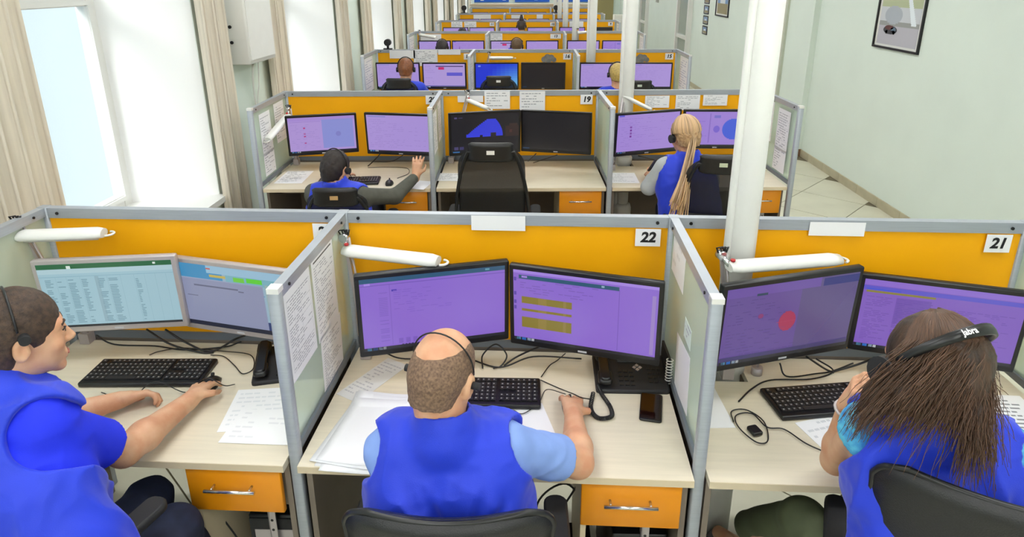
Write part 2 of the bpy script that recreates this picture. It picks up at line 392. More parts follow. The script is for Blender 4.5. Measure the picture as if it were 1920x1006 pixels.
def desk(r, k):
    R = ROWS[r]; x0, x1 = R['px'][k] + .022, R['px'][k + 1] - .022; wd = x1 - x0; d = R['d']
    root = empty('desk', rw_(r, x0, .02), R['a'], 'pale birch desk in the %s booth of the %s' % (BN[k], RN[r]), 'desk', 'birch desks in the booths')
    m = MB()
    if k == 2:
        a_, b_ = .742 - x0 - .070, .742 - x0 + .056; n_ = -.165
        m.slab([(0, -d + .0015), (wd, -d + .0015), (wd, 0), (b_, 0), (b_, n_), (a_, n_), (a_, 0), (0, 0)], ZD - .025, ZD)
    else: m.box((0, -d + .0015, ZD - .025), (wd, 0, ZD))
    m.build('worktop', WOOD, root)
    m = MB(); m.box((0, -d, ZD - .024), (wd, -d + .0015, ZD - .001)); m.build('edge_band', WOODE, root)
    m = MB(); m.box((.004, -d + .05, 0), (.022, -.02, ZD - .025)); m.build('side_panel', BRN, root)
    if k != 2 or r > 0: m = MB(); m.box((wd - .022, -d + .05, 0), (wd - .004, -.02, ZD - .025)); m.build('side_panel', BRN, root)
    m = MB(); m.box((.022, -d + .30, ZD - .13), (wd - .34, -d + .318, ZD - .025)); m.build('apron', BRN, root)
    if r == 0 and k == 1:
        m = MB(); m.box((.20, -d + .03, ZD - .04), (.5, -d + .05, ZD - .026)); m.build('slide_rail', SIL, root)
    return root

def drawer_unit(r, k):
    R = ROWS[r]; x1 = R['px'][k + 1] - .030; d = R['d']; wd = .298
    root = empty('drawer_unit', rw_(r, x1 - wd - .018 if r or k < 2 else x1 - wd - .02, .02), R['a'], 'orange fronted drawer hanging under the %s desk of the %s' % (BN[k], RN[r]), 'drawer unit', 'orange drawers under the desks')
    z0, z1 = .548, .722
    m = MB(); m.box((0, -d + .045, 0), (.017, -.12, z1)); m.build('side_board', WOODE, root)
    m = MB(); m.box((.017, -d + .06, z0), (wd, -.15, z1)); m.build('box', BRN, root)
    m = MB(); m.rbox((-.002, -d + .024, z0), (wd, -d + .044, z1), .003, seg=1); f = m.build('drawer_front', ORGF, root)
    m = MB(); y = -d + .024
    for hx in (.085, .205): m.cyl((hx, y, .648), (hx, y - .028, .648), .004, 10)
    m.cyl((.065, y - .028, .648), (.225, y - .028, .648), .0055, 12); m.build('handle', CHR, f)
    m = MB(); m.box((.20, -d + .10, .15), (.225, -d + .104, z0)); m.box((.20, -d + .10, .15), (.204, -d + .13, z0)); m.build('bracket', SIL, root)
    m = MB()
    for hz in (.30, .40, .44, .50): m.cyl((.2125, -d + .0995, hz), (.2125, -d + .0985, hz), .005, 8)
    m.build('bracket_holes', BLK, root)
    return root

for r in range(7):
    for k in range(3):
        back_screen(r, k)
        desk(r, k)
        if r < 3: drawer_unit(r, k)
    px = ROWS[r]['px']
    divider(r, px[0], which='glass end divider screen at the window side of the %s' % RN[r])
    divider(r, px[1], which='glass divider screen between left and middle booths of the %s' % RN[r])
    divider(r, px[2], which='glass divider screen between middle and right booths of the %s' % RN[r])
    divider(r, px[3], which='glass end divider screen at the aisle side of the %s' % RN[r])

# ------------------------------------------------------------------ steel columns through the right booths
CN = ['nearest', 'second', 'third', 'fourth', 'fifth', 'sixth', 'farthest']
for k, (cx, cy) in enumerate(((.742, 2.155), (.735, 5.03), (.733, 8.17), (.733, 11.2), (.715, 14.35), (.72, 17.45), (.73, 21.1))):
    root = empty('steel_column', (cx, cy, 0), 0, 'white round steel column with a side pipe, %s from the camera' % CN[k], 'column', 'white steel columns')
    m = MB(); m.cyl((0, 0, 0), (0, 0, ZC), .052, 32); m.build('shaft', WHITE, root)
    m = MB(); m.cyl((-.052, -.022, 0), (-.052, -.022, ZC), .014, 14); m.build('pipe', WHITE, root)
    m = MB(); m.lathe([(.078, 0), (.078, .38), (.070, .41), (.052, .42)], 28); m.build('base_sleeve', WHITE, root)
    m = MB(); m.lathe([(.064, ZD), (.066, ZD + .05), (.056, ZD + .065)], 24); m.build('desk_collar', WHITE, root)

# ------------------------------------------------------------------ prints: flat rectangles of colour on screens and paper
def canvas(mb, w, h, rects, M, off=.0004, step=.00004):
    """rects (u0,v0,u1,v1,colour) with v downwards, laid in the local xz-plane facing -y"""
    for i, (a, b, c, d, col) in enumerate(rects):
        mb.color(col); y = -off - step * min(i, 40)
        P = [(-w / 2 + a * w, y, h - d * h), (-w / 2 + c * w, y, h - d * h), (-w / 2 + c * w, y, h - b * h), (-w / 2 + a * w, y, h - b * h)]
        mb.quad(*[M @ Vector(p) for p in P])
def textlines(rg, x0, y0, x1, y1, n, col, fill=.7, hh=.45, wl=(.02, .06)):
    out = []; st = (y1 - y0) / n
    for i in range(n):
        y = y0 + i * st; x = x0
        end = x0 + (x1 - x0) * (rg.uniform(.6, 1) if rg.random() < .75 else rg.uniform(.2, .5))
        while x < end:
            l = rg.uniform(*wl)
            if rg.random() < fill: out.append((x, y, min(x + l, x1), y + st * hh, col))
            x += l + (wl[0] * .5)
    return out
def disc(cx, cy, rx, ry, col, n=14):
    out = []
    for i in range(n):
        t0 = -1 + 2 * i / n; t1 = -1 + 2 * (i + 1) / n; w = math.sqrt(max(0, 1 - ((t0 + t1) / 2) ** 2))
        out.append((cx - rx * w, cy + ry * t0, cx + rx * w, cy + ry * t1, col))
    return out
PU = C(140, 104, 208); PUD = C(116, 84, 184); PUL = C(166, 134, 226); PUP = C(172, 148, 218)
def icons(dark=True):
    return [(0, .955, 1, 1, C(22, 22, 30)), (.02, .958, .05, .995, C(90, 150, 190)), (.06, .958, .09, .995, C(40, 110, 200)), (.10, .958, .125, .995, C(150, 170, 190)), (.13, .958, .15, .995, C(190, 195, 200))]
def scr(kind, seed=0):
    g = random.Random(seed * 7 + 3); R = []
    if kind == 'sheet':
        bgc = C(160, 196, 208); R = [(0, 0, 1, 1, bgc), (0, 0, 1, .075, C(24, 98, 52)), (.22, .03, .25, .075, C(220, 235, 225)), (.86, .02, .88, .05, C(230, 240, 235)), (0, .075, 1, .15, C(176, 206, 214)), (0, .19, 1, .2, C(140, 180, 196))]
        for i, x in enumerate((.12, .2, .3, .42, .5, .6, .7, .78, .86, .94)): R.append((x, .2, x + .002, .96, C(140, 178, 192)))
        for x0, x1 in ((.04, .1), (.13, .19), (.21, .28), (.31, .36), (.43, .49), (.51, .58), (.71, .75)):
            R += [(x0, y, x1 - g.uniform(0, .03), y + .012, C(116, 152, 166)) for y in [.24 + .026 * i for i in range(27)] if g.random() < .85]
        R.append((.41, .2, .44, .93, C(146, 178, 190)))
        R += [(.12, .965, 1, 1, C(20, 24, 28))]
    elif kind == 'map':
        R = [(0, 0, 1, 1, C(150, 178, 196)), (0, 0, .42, .22, C(62, 142, 190)), (.28, .0, 1, .12, C(150, 190, 214)), (.28, .04, .32, .06, C(200, 90, 80)), (.3, .14, .45, .18, C(196, 176, 80)), (.45, .12, .98, .24, C(120, 176, 190)), (.52, .14, .62, .21, C(110, 200, 60)), (.64, .13, .78, .2, C(90, 206, 50)), (.8, .2, 1, .9, C(150, 178, 176))]
        R += [(g.uniform(.8, .96), g.uniform(.2, .7), 0, 0, 0) for _ in range(0)]
        for _ in range(16):
            x = g.uniform(.48, .97); y = g.uniform(.1, .75); R.append((x, y, x + g.uniform(.01, .04), y + g.uniform(.01, .03), g.choice([C(110, 200, 60), C(120, 160, 180), C(180, 190, 160), C(80, 150, 190)])))
        for i in range(8): R.append((.84 + .015 * i, .4 + .022 * i, .87 + .015 * i, .425 + .022 * i, C(50, 140, 220)))
        R += [(.02, .22, .78, .93, C(140, 146, 176)), (.02, .22, .78, .235, C(150, 160, 190)), (.14, .32, .55, .345, C(100, 104, 130)), (.55, .35, .6, .37, C(100, 104, 130)), (.06, .5, .16, .515, C(110, 114, 140)), (0, .93, 1, 1, C(26, 30, 48)), (.78, .8, 1, .93, C(40, 60, 110))]
    elif kind == 'list':
        R = [(0, 0, 1, 1, PU), (0, 0, 1, .06, C(34, 84, 116)), (.03, .06, .07, .09, PUL), (.86, .015, .89, .04, C(90, 150, 170)), (.0, .09, 1, .1, PUD), (.21, .17, .245, .195, C(60, 40, 170)), (.195, .1, .2, .94, C(128, 94, 196))]
        R += [(x, y, x + w, y + .008, C(122, 92, 190)) for y in [.2 + .024 * i for i in range(29)] for x, w in ((.12, .06),) if g.random() < .8]
        R += textlines(g, .22, .18, .62, .52, 12, C(128, 94, 198), .5, .3)
        R += [(.24 + .05 * i, .86 + .0 * i, .27 + .05 * i, .93, C(124, 90, 192)) for i in range(6)]
        R += [(.26 + .022 * i, .945, .275 + .022 * i, .965, C(50, 36, 90)) for i in range(12)] + icons()
    elif kind == 'yellow':
        Y = C(134, 118, 22)
        R = [(0, 0, 1, 1, PU), (0, 0, 1, .04, PUL), (.04, .065, .74, .115, C(30, 84, 110)), (.06, .075, .1, .1, PUL), (.62, .075, .64, .1, C(150, 180, 200)), (.74, .1, .744, .94, PUD), (.0, .115, .74, .12, PUD)]
        R += textlines(g, .05, .13, .6, .33, 6, C(122, 90, 184), .5, .3)
        for (a, b) in ((.36, .455), (.53, .565), (.65, .80)):
            R.append((.06, a, .42, b, Y)); R.append((.18, a, .24, b, C(146, 126, 46))); R.append((.36, a, .38, b, C(146, 126, 60)))
        for y in (.1, .3, .42, .5): R.append((.005, y, .022, y + .05, C(90, 66, 170)))
        R += [(.96, .12, .985, .93, C(156, 130, 200))] + icons()
    elif kind == 'redcircle':
        R = [(0, 0, 1, 1, C(88, 72, 128)), (0, 0, .56, 1, C(96, 70, 146)), (0, 0, .7, .12, C(104, 74, 160)), (.72, .02, 1, .12, C(38, 40, 120)), (.22, .1, .3, .13, C(30, 60, 84))]
        R += textlines(g, .03, .17, .5, .5, 9, C(84, 60, 132), .5, .25) + textlines(g, .03, .55, .6, .92, 9, C(86, 64, 130), .5, .2)
        R += disc(.48, .52, .065, .13, C(166, 40, 84)) + [(.4, .52, .545, .527, C(180, 70, 100))] + disc(.27, .4, .02, .03, C(130, 44, 110))
        R += [(0, .9, 1, .955, C(58, 48, 104))] + icons()
    elif kind == 'table':
        R = [(0, 0, 1, 1, C(128, 92, 190)), (0, 0, 1, .08, C(140, 106, 206)), (0, .09, 1, .15, C(92, 84, 200)), (.02, .125, .24, .145, C(70, 84, 206)), (.02, .155, .46, .185, C(136, 128, 56))]
        R += textlines(g, .03, .24, .2, .9, 26, C(108, 76, 166), .7, .3) + textlines(g, .22, .24, .45, .9, 26, C(104, 74, 164), .8, .4) + textlines(g, .5, .3, .95, .9, 26, C(108, 78, 168), .7, .3)
        R += [(.22, .22, .44, .6, C(114, 82, 176))]
        R += textlines(g, .23, .24, .43, .6, 14, C(100, 72, 160), .8, .4) + icons()
    elif kind == 'reds':
        R = [(0, 0, 1, 1, C(176, 150, 216)), (0, 0, 1, .1, C(168, 140, 214)), (.5, .08, .97, .9, C(140, 146, 214)), (.02, .12, .48, .13, C(150, 120, 200))]
        R += [(.22, y, .25, y + .04, C(180, 50, 120)) for y in (.28, .44, .52, .70)] + disc(.74, .5, .04, .07, C(130, 130, 200)) + textlines(g, .04, .2, .46, .9, 14, C(160, 136, 206), .5, .25) + icons()
    elif kind == 'form':
        R = [(0, 0, 1, 1, PUP), (.02, .03, .3, .05, C(120, 130, 200))]; R += textlines(g, .04, .12, .9, .9, 16, C(156, 132, 204), .55, .22) + icons()
    elif kind == 'bars':
        R = [(0, 0, 1, 1, C(166, 138, 216)), (.02, .0, .1, .04, C(90, 90, 210))] + [(.2, y, .23, y + .05, C(120, 50, 150)) for y in (.3, .38, .46, .54)] + textlines(g, .06, .1, .9, .86, 14, C(150, 122, 202), .5, .2) + icons()
    elif kind == 'bluecircle':
        R = [(0, 0, 1, 1, C(158, 128, 214)), (.38, .05, .4, .9, C(140, 110, 200)), (.45, .1, .55, .18, C(120, 110, 200))] + disc(.76, .5, .17, .3, C(62, 92, 216), 24) + disc(.5, .5, .05, .1, C(120, 96, 206)) + textlines(g, .04, .2, .36, .9, 10, C(142, 112, 204), .5, .25) + icons()
    elif kind == 'dark':
        B_ = C(46, 58, 222); R = [(0, 0, 1, 1, C(14, 10, 16)), (.80, .34, 1, .62, C(44, 26, 22)), (.86, .28, .98, .34, C(50, 30, 24)), (.86, .44, .9, .52, C(74, 40, 34))] + [(.22 + .30 * max(0, 1 - t_) ** 1.2, .56 - .42 * (1 - t_), .76 - .10 * (1 - t_) ** 2, .56 - .42 * (1 - t_) + .031, B_) for t_ in [i_ / 13 for i_ in range(14)]] + [(.22, .52, .6, .6, B_), (.42, .55, .46, .62, C(14, 10, 16)), (.58, .5, .66, .62, C(30, 20, 26)), (.05, .06, .09, .1, C(90, 80, 130)), (.11, .07, .17, .09, C(70, 62, 100)), (.04, .84, .1, .92, C(70, 62, 110)), (.12, .84, .18, .92, C(54, 50, 100)), (0, .955, 1, 1, C(10, 10, 14)), (.02, .96, .12, .99, C(50, 110, 170))]
    elif kind == 'off':
        R = [(0, 0, 1, 1, C(13, 10, 12)), (.0, .955, .1, .99, C(30, 60, 90))]
    elif kind == 'blue':
        R = [(0, 0, 1, 1, C(14, 36, 210))]
        for i in range(10):
            for j in range(10):
                dd_ = math.hypot((i + .5) / 10 - 1.02, ((j + .5) / 10 - .85) * .8)
                t = max(0, 1 - dd_ / .8); R.append((i / 10, j / 10, (i + 1) / 10, (j + 1) / 10, C(20 + 90 * t, 50 + 140 * t, 214 + 20 * t)))
        R += [(.06, .06, .12, .12, C(120, 150, 230))]
    elif kind == 'redbox':
        R = [(0, 0, 1, 1, C(178, 156, 218)), (.3, .08, .96, .12, C(70, 50, 110)), (.36, .13, .5, .24, C(200, 40, 110)), (.56, .36, .94, .5, C(96, 90, 206)), (0, .92, 1, .95, C(60, 70, 150))] + textlines(g, .04, .1, .3, .9, 10, C(160, 138, 206), .5, .25) + icons()
    return R

MW, MH = .54, .325
def monitor(label, x, y, z, yaw, tilt, kind, bezel, seed=0, row=0, arm=True, MW=.54, MH=.325):
    root = empty('monitor', (x, y, z), (-tilt, 0, yaw), label, 'monitor', 'monitors in pairs on the desks')
    b = .016; bb = .024 if row == 0 else .022
    m = MB(); m.rbox((-MW / 2, -.012, 0), (MW / 2, .014, MH), .006, axis=1, seg=2)
    o = m.build('bezel', bezel, root)
    m = MB(); m.rbox((-.20, .014, .05), (.20, .034, MH - .06), .02, axis=1, seg=2); m.rbox((-.09, .034, .09), (.09, .05, MH - .11), .01, axis=1, seg=2); m.build('back_shell', BLKM, root)
    M = Matrix.Translation((0, -.0124, bb)); m = MB()
    canvas(m, MW - 2 * b, MH - b - bb, scr(kind, seed), M); m.build('display', SCREEN, root)
    m = MB(); m.color(C(200, 200, 205)); m.box((-.016, -.0128, .008), (.016, -.012, .015)); m.build('badge', PRINT, root)
    if arm:
        Li = (Matrix.Translation((x, y, z)) @ Euler((-tilt, 0, yaw)).to_matrix().to_4x4()).inverted(); R0 = ROWS[row]
        c_ = Vector((0, .05, MH * .5)); w0 = Li.inverted() @ c_; yp = R0['y'] + w0.x * math.tan(R0['a']) - .014
        m = MB(); e1 = Li @ Vector((w0.x, max(w0.y + .01, yp - .012), w0.z - .04)); e2 = Li @ Vector((w0.x, yp, w0.z - .04)); m.tube([c_, e1], .014, 10); m.tube([e1, e2], .032, 12); m.build('mount_arm', SIL, root)
    return root
ms = [('left monitor of the left front booth showing a pale blue spreadsheet', -1.554, 2.145, .889, .13, 'sheet', SIL, .50, .30),
      ('right monitor of the left front booth showing a grey window over a map', -1.091, 2.155, .866, -.237, 'map', SIL, .50, .30),
      ('left monitor of booth 22 showing a plain purple page', -.344, 2.077, .868, .263, 'list', BLK),
      ('monitor of booth 22 showing thick yellow bars on purple', .19, 2.058, .862, -.268, 'yellow', BLK),
      ('dim monitor beside the nearest column showing a red circle', .862, 1.985, .894, .301, 'redcircle', BLK),
      ('monitor of booth 21 showing a dense purple table behind the long-haired woman', 1.418, 2.07, .847, -.282, 'table', BLK, .52, .31)]
for i, q in enumerate(ms): monitor(*q[:5], -.043, q[5], q[6], i, MW=(q[7] if len(q) > 7 else .54), MH=(q[8] if len(q) > 7 else .325))
ms = [('monitor with four small red marks in the left booth of the second row', -1.563, 4.727, .897, .277, 'reds', .51, .305),
      ('plain lilac monitor in the left booth of the second row', -.995, 4.811, .87, -.134, 'form'),
      ('dark monitor showing a bright blue shape above the tall mesh chair', -.346, 4.722, .903, .262, 'dark'),
      ('black blank monitor below sign 19 in the second row', .187, 4.839, .883, -.206, 'off'),
      ('monitor with a red column of marks left of the braided woman', .855, 4.753, .901, .349, 'bars'),
      ('monitor with a large blue disc behind the braided woman', 1.40, 4.898, .907, .0, 'bluecircle', .51, .305)]
for i, q in enumerate(ms): monitor(*q[:5], -.047, q[5], BLK, i + 6, 1, MW=(q[6] if len(q) > 6 else .54), MH=(q[7] if len(q) > 6 else .325))
k3 = ['form', 'redbox', 'blue', 'off', 'form', 'form']; l3 = ['plain lilac monitor behind the red-haired head in the third row', 'monitor with a small red box and a blue bar in the third row', 'bright blue desktop monitor in the middle booth of the third row', 'blank black monitor in the middle booth of the third row', 'lilac monitor left of the column in the third row right booth', 'lilac monitor right of the column in the third row']
wd = (.545, .565)
for i in range(6):
    cx = [-1.64, -1.07, -.43, .14, .85, 1.43][i]; monitor(l3[i], cx, 8.02, .862, .02 * (1 if i % 2 == 0 else -1), -.04, k3[i], BLK, i + 12, 2)
for r in range(3, 7):
    for i in range(6):
        cx = [-1.62, -1.06, -.42, .17, .85, 1.43][i]; kd = R_.choice(['form', 'bars', 'form', 'redbox', 'bluecircle']) if not (r == 6) else 'form'
        if r == 4 and i == 5: kd = 'off'
        if r == 6 and i > 3: kd = 'blue'
        lab = '%s monitor of the %s booth in the %s' % (['left', 'right'][i % 2], BN[i // 2], RN[r])
        monitor(lab, cx, ROWS[r]['y'] - .25, .862, .0, -.03, kd, BLK, i + 20 + r * 6, r)

# ------------------------------------------------------------------ paper
PAPER = C(238, 238, 240)
def sheet(label, w, h, loc, rot, seed, ink=C(170, 172, 178), n=14, grp=None, name='paper_sheet', th=.0008, cat='paper', tables=False, head=None, pcol=PAPER):
    """a sheet lying in local xz-plane facing -y"""
    g = random.Random(seed); m = MB(); m.color(pcol); m.box((-w / 2, 0, 0), (w / 2, th, h))
    R = textlines(g, .08, .1, .92, .93, n, ink, .8, .35, (.05, .16)) if n else []
    if tables:
        for i in range(6): R.append((.06, .1 + .16 * i, .94, .104 + .16 * i, ink))
        for x in (.06, .3, .55, .94): R.append((x, .1, x + .004, .9, ink))
    if head: R.insert(0, (.08, .03, .92, .05, head))
    canvas(m, w, h, R, Matrix.Identity(4), .0002, .00001)
    o = m.build(name, PRINT, None, loc, rot); return tag(o, label, cat, grp)
def flat(label, w, h, x, y, ang, seed, z=ZD + .0005, **k):
    """sheet lying on a desk, its middle at x,y"""
    th = k.get('th', .0008); M = Matrix.Rotation(ang, 4, 'Z') @ Matrix.Rotation(-math.pi / 2, 4, 'X')
    o = sheet(label, w, h, (0, 0, 0), (0, 0, 0), seed, **k); o.matrix_world = Matrix.Translation((x, y, z + th)) @ M @ Matrix.Translation((0, 0, -h / 2)); return o
def onscreen(label, r, x, ztop, w, h, seed, side=-1, d=.0205, **k):
    p = rw_(r, x, d); o = sheet(label, w, h, (p.x, p.y, ztop - h), (0, 0, ROWS[r]['a']), seed, **k); return o
def ondiv(label, r, post, dmid, ztop, w, h, seed, side=1, roll=0, **k):
    """sheet stuck on a divider; side=1 faces +x, -1 faces -x"""
    p = rw_(r, ROWS[r]['px'][post] + side * .0048, dmid); o = sheet(label, w, h, (0, 0, 0), (0, 0, 0), seed, **k)
    o.matrix_world = Matrix.Translation((p.x, p.y, ztop - h)) @ Matrix.Rotation(ROWS[r]['a'] + side * math.pi / 2, 4, 'Z') @ Matrix.Rotation(roll, 4, 'Y'); return o
# on the left divider of booth 22 (seen from the booth side)
gp = 'printed sheets on the booth 22 glass divider'
ondiv('printed table sheet at the top front of the glass divider left of booth 22', 0, 1, .50, 1.275, .21, .297, 1, n=26, tables=True, grp=gp)
ondiv('printed sheet with a dark header line on the glass divider left of booth 22', 0, 1, .27, 1.275, .21, .297, 2, n=26, head=C(90, 90, 90), grp=gp)
ondiv('printed sheet hanging low near the orange screen on the divider left of booth 22', 0, 1, .27, .985, .21, .225, 3, n=20, roll=.06, grp=gp)
# its right divider
ondiv('white sheet at the top back of the divider right of booth 22', 0, 2, .16, 1.285, .21, .15, 4, side=-1, n=3, ink=C(220, 220, 222))
ondiv('small pale note in the middle of the divider right of booth 22', 0, 2, .38, 1.09, .10, .07, 5, side=-1, n=3, pcol=C(214, 228, 218))
ondiv('white sheet leaning low on the divider right of booth 22', 0, 2, .36, .99, .21, .20, 6, side=-1, n=0, roll=-.12)
# second row dividers
for post, sd, nm in ((0, 1, 'window end'), (1, 1, 'left of the mesh chair'), (2, 1, 'left of the braids'), (3, -1, 'aisle end')):
    for j, dm in enumerate((.2, .5)):
        ondiv('printed sheet %s on the second row divider, %s' % (['at the back', 'at the front'][j], nm), 1, post, dm, 1.27 - .02 * j, .21, .297, 20 + post * 2 + j, side=sd, n=14, tables=True, grp='printed sheets on the second row dividers')
    if post in (0, 3): ondiv('lower printed sheet on the second row divider, %s' % nm, 1, post, .5, .97, .21, .17, 40 + post, side=sd, n=8, grp='printed sheets on the second row dividers')
ondiv('printed sheet on the aisle-side face of the last divider in the second row', 1, 3, .52, 1.27, .25, .45, 52, side=1, n=22, tables=True)
for r in (2, 3, 4):
    for post, sd in ((0, 1), (1, 1), (2, 1), (3, -1)):
        ondiv('printed sheet on the %s divider of the %s' % (['window end', 'left', 'right', 'aisle end'][post], RN[r]), r, post, .45, 1.27, .42, .40, 60 + r * 4 + post, side=sd, n=12, grp='printed sheets on far dividers', pcol=C(226, 224, 216))
# number signs and text
def text(s, size, loc, rot, col, parent=None, bold=.012, shear=0, name='lettering', al='CENTER'):
    cu = bpy.data.curves.new('t', 'FONT'); cu.body = s; cu.size = size; cu.offset = bold * size; cu.shear = shear; cu.align_x = al; cu.align_y = 'CENTER'; cu.resolution_u = 3
    to = bpy.data.objects.new('t', cu); COL.objects.link(to); dg = bpy.context.evaluated_depsgraph_get(); dg.update()
    me = bpy.data.meshes.new_from_object(to.evaluated_get(dg)); bpy.data.objects.remove(to); me.materials.clear(); me.materials.append(col)
    return link(name, me, parent, loc, rot)
INK = mat('black_ink', C(22, 22, 26), .7); WINK = mat('white_print', C(225, 225, 228), .6)
def sign(r, k, num, x, ztop, w=.092, h=.068, shear=.15):
    p = rw_(r, x, .0205)
    o = sheet('white number sign reading %s on the %s screen of the %s' % (num, BN[k], RN[r]) if num else 'small white number sign at the right end of the %s %s screen' % (BN[k], RN[r]), w, h, (p.x, p.y, ztop - h), (0, 0, ROWS[r]['a']), 99 + r + k, n=0, grp='white number signs on the screens', name='number_sign', cat='sign', pcol=C(240, 240, 242))
    if num: text(num, h * .80, (0, -.0012, h * .5), (math.pi / 2, 0, 0), INK, o, .04, shear)
sign(0, 0, '23', -.775, ZP - .045); sign(0, 1, '22', .43, ZP - .045); sign(0, 2, '21', 1.667, ZP - .045, w=.088)
sign(1, 0, '20', -.78, ZP - .035, .1, .07); sign(1, 1, '19', .43, ZP - .035, .095, .075); sign(1, 2, '18', 1.70, ZP - .035, .095, .075)
sign(2, 0, '17', -.80, ZP - .05, .1, .075); sign(2, 1, '16', .44, ZP - .05, .1, .075); sign(2, 2, '15', 1.70, ZP - .05, .1, .075)
sign(3, 1, '13', .40, ZP - .05, .18, .075); sign(4, 1, '10', .44, ZP - .05, .1, .08); sign(4, 2, '9', 1.68, ZP - .05, .1, .075); sign(4, 0, '11', -.86, ZP - .05, .1, .075)
# slips taped on the screen tops
onscreen('blank white slip taped to the top rail of the middle front screen', 0, -.12, ZP - .003, .20, .058, 70, n=0)
onscreen('blank white slip taped to the top rail right of the nearest column', 0, 1.10, ZP - .008, .195, .052, 71, n=0)
onscreen('white sheet at the top of the orange screen above the tall mesh chair', 1, -.27, ZP - .004, .20, .14, 72, n=6)
onscreen('white sheet at the top of the orange screen left of sign 19', 1, .005, ZP - .006, .20, .15, 73, n=6)
onscreen('wide white slip by the folded lamp in the second row', 1, -.48, ZP - .04, .20, .05, 74, n=0)
for i, x in enumerate((.985, 1.225, 1.44)):
    onscreen('%s of the three printed sheets above the braided woman' % ['leftmost', 'middle', 'rightmost'][i], 1, x, ZP - (.045, .04, .04)[i], .19, (.095, .12, .085)[i], 75 + i, n=8)
onscreen('long white slip at the top left of the third row screen', 2, -1.62, ZP - .01, .32, .10, 80, n=0)
onscreen('large white sheet at the top of the third row left screen', 2, -1.33, ZP - .005, .30, .20, 81, n=8)
onscreen('white slip right of the large sheet in the third row', 2, -1.03, ZP - .005, .28, .06, 82, n=0)
onscreen('torn white banner at the top left of the fourth row screen', 3, -1.72, ZP - .05, .36, .12, 83, n=0)
onscreen('pale sheet at the top left of the fourth row middle screen', 3, -.60, ZP - .04, .2, .16, 84, n=6)
onscreen('left pale sheet on the fifth row left screen', 4, -1.62, ZP - .03, .24, .19, 85, n=5)
onscreen('right pale sheet on the fifth row left screen', 4, -1.33, ZP - .03, .26, .19, 86, n=5)
onscreen('long white sheet on the sixth row left screen', 5, -1.3, ZP - .04, .45, .12, 87, n=0)
onscreen('white sheet on the sixth row middle screen', 5, -.38, ZP - .05, .32, .09, 88, n=0)
onscreen('small white sheet on the sixth row middle screen', 5, .2, ZP - .04, .16, .15, 89, n=0)
onscreen('wide white sheet on the fifth row right screen', 4, .95, ZP - .03, .3, .16, 90, n=0)
# grey cloud-shaped cut-outs in the third row
for i, (x, r) in enumerate(((.21, 2), (1.36, 2))):
    p = rw_(r, x, .021); pts = []; blobs = ((-.055, -.008, .036), (-.015, .018, .040), (.032, .012, .038), (.066, -.012, .030), (.0, -.022, .034))
    for t in range(72):
        a = 2 * math.pi * t / 72; dx, dy = math.cos(a), math.sin(a); best = 0
        for bx, by, br in blobs:
            bb_ = bx * dx + by * dy; ds = bb_ * bb_ - (bx * bx + by * by - br * br)
            if ds > 0: best = max(best, bb_ + math.sqrt(ds))
        pts.append((best * dx, best * dy))
    m = MB(); m.slab(pts, 0, .004); o = m.build('cloud_cutout', mat('grey_felt', C(142, 140, 136), .9, noise=.3, nscale=20), None, (p.x, p.y, ZP - .115), (math.pi / 2, 0, 0))
    tag(o, ['grey cloud-shaped cut-out above the blank third row monitor', 'grey cloud-shaped cut-out just right of the second column'][i], 'decoration')

# ------------------------------------------------------------------ smooth blended solids for people (distance field + surface nets)
_rng = np.random.RandomState(5); _lat = _rng.rand(32, 32, 32).astype(np.float32)
def vnoise(X, Y, Z):
    xi = np.floor(X).astype(np.int32); yi = np.floor(Y).astype(np.int32); zi = np.floor(Z).astype(np.int32)
    fx = X - xi; fy = Y - yi; fz = Z - zi; fx = fx * fx * (3 - 2 * fx); fy = fy * fy * (3 - 2 * fy); fz = fz * fz * (3 - 2 * fz)
    def L(a, b, c): return _lat[(xi + a) & 31, (yi + b) & 31, (zi + c) & 31]
    a = L(0, 0, 0) * (1 - fx) + L(1, 0, 0) * fx; b = L(0, 1, 0) * (1 - fx) + L(1, 1, 0) * fx
    c = L(0, 0, 1) * (1 - fx) + L(1, 0, 1) * fx; d = L(0, 1, 1) * (1 - fx) + L(1, 1, 1) * fx
    return ((a * (1 - fy) + b * fy) * (1 - fz) + (c * (1 - fy) + d * fy) * fz) * 2 - 1
def A3(v): return np.array([v[0], v[1], v[2]], dtype=np.float32)
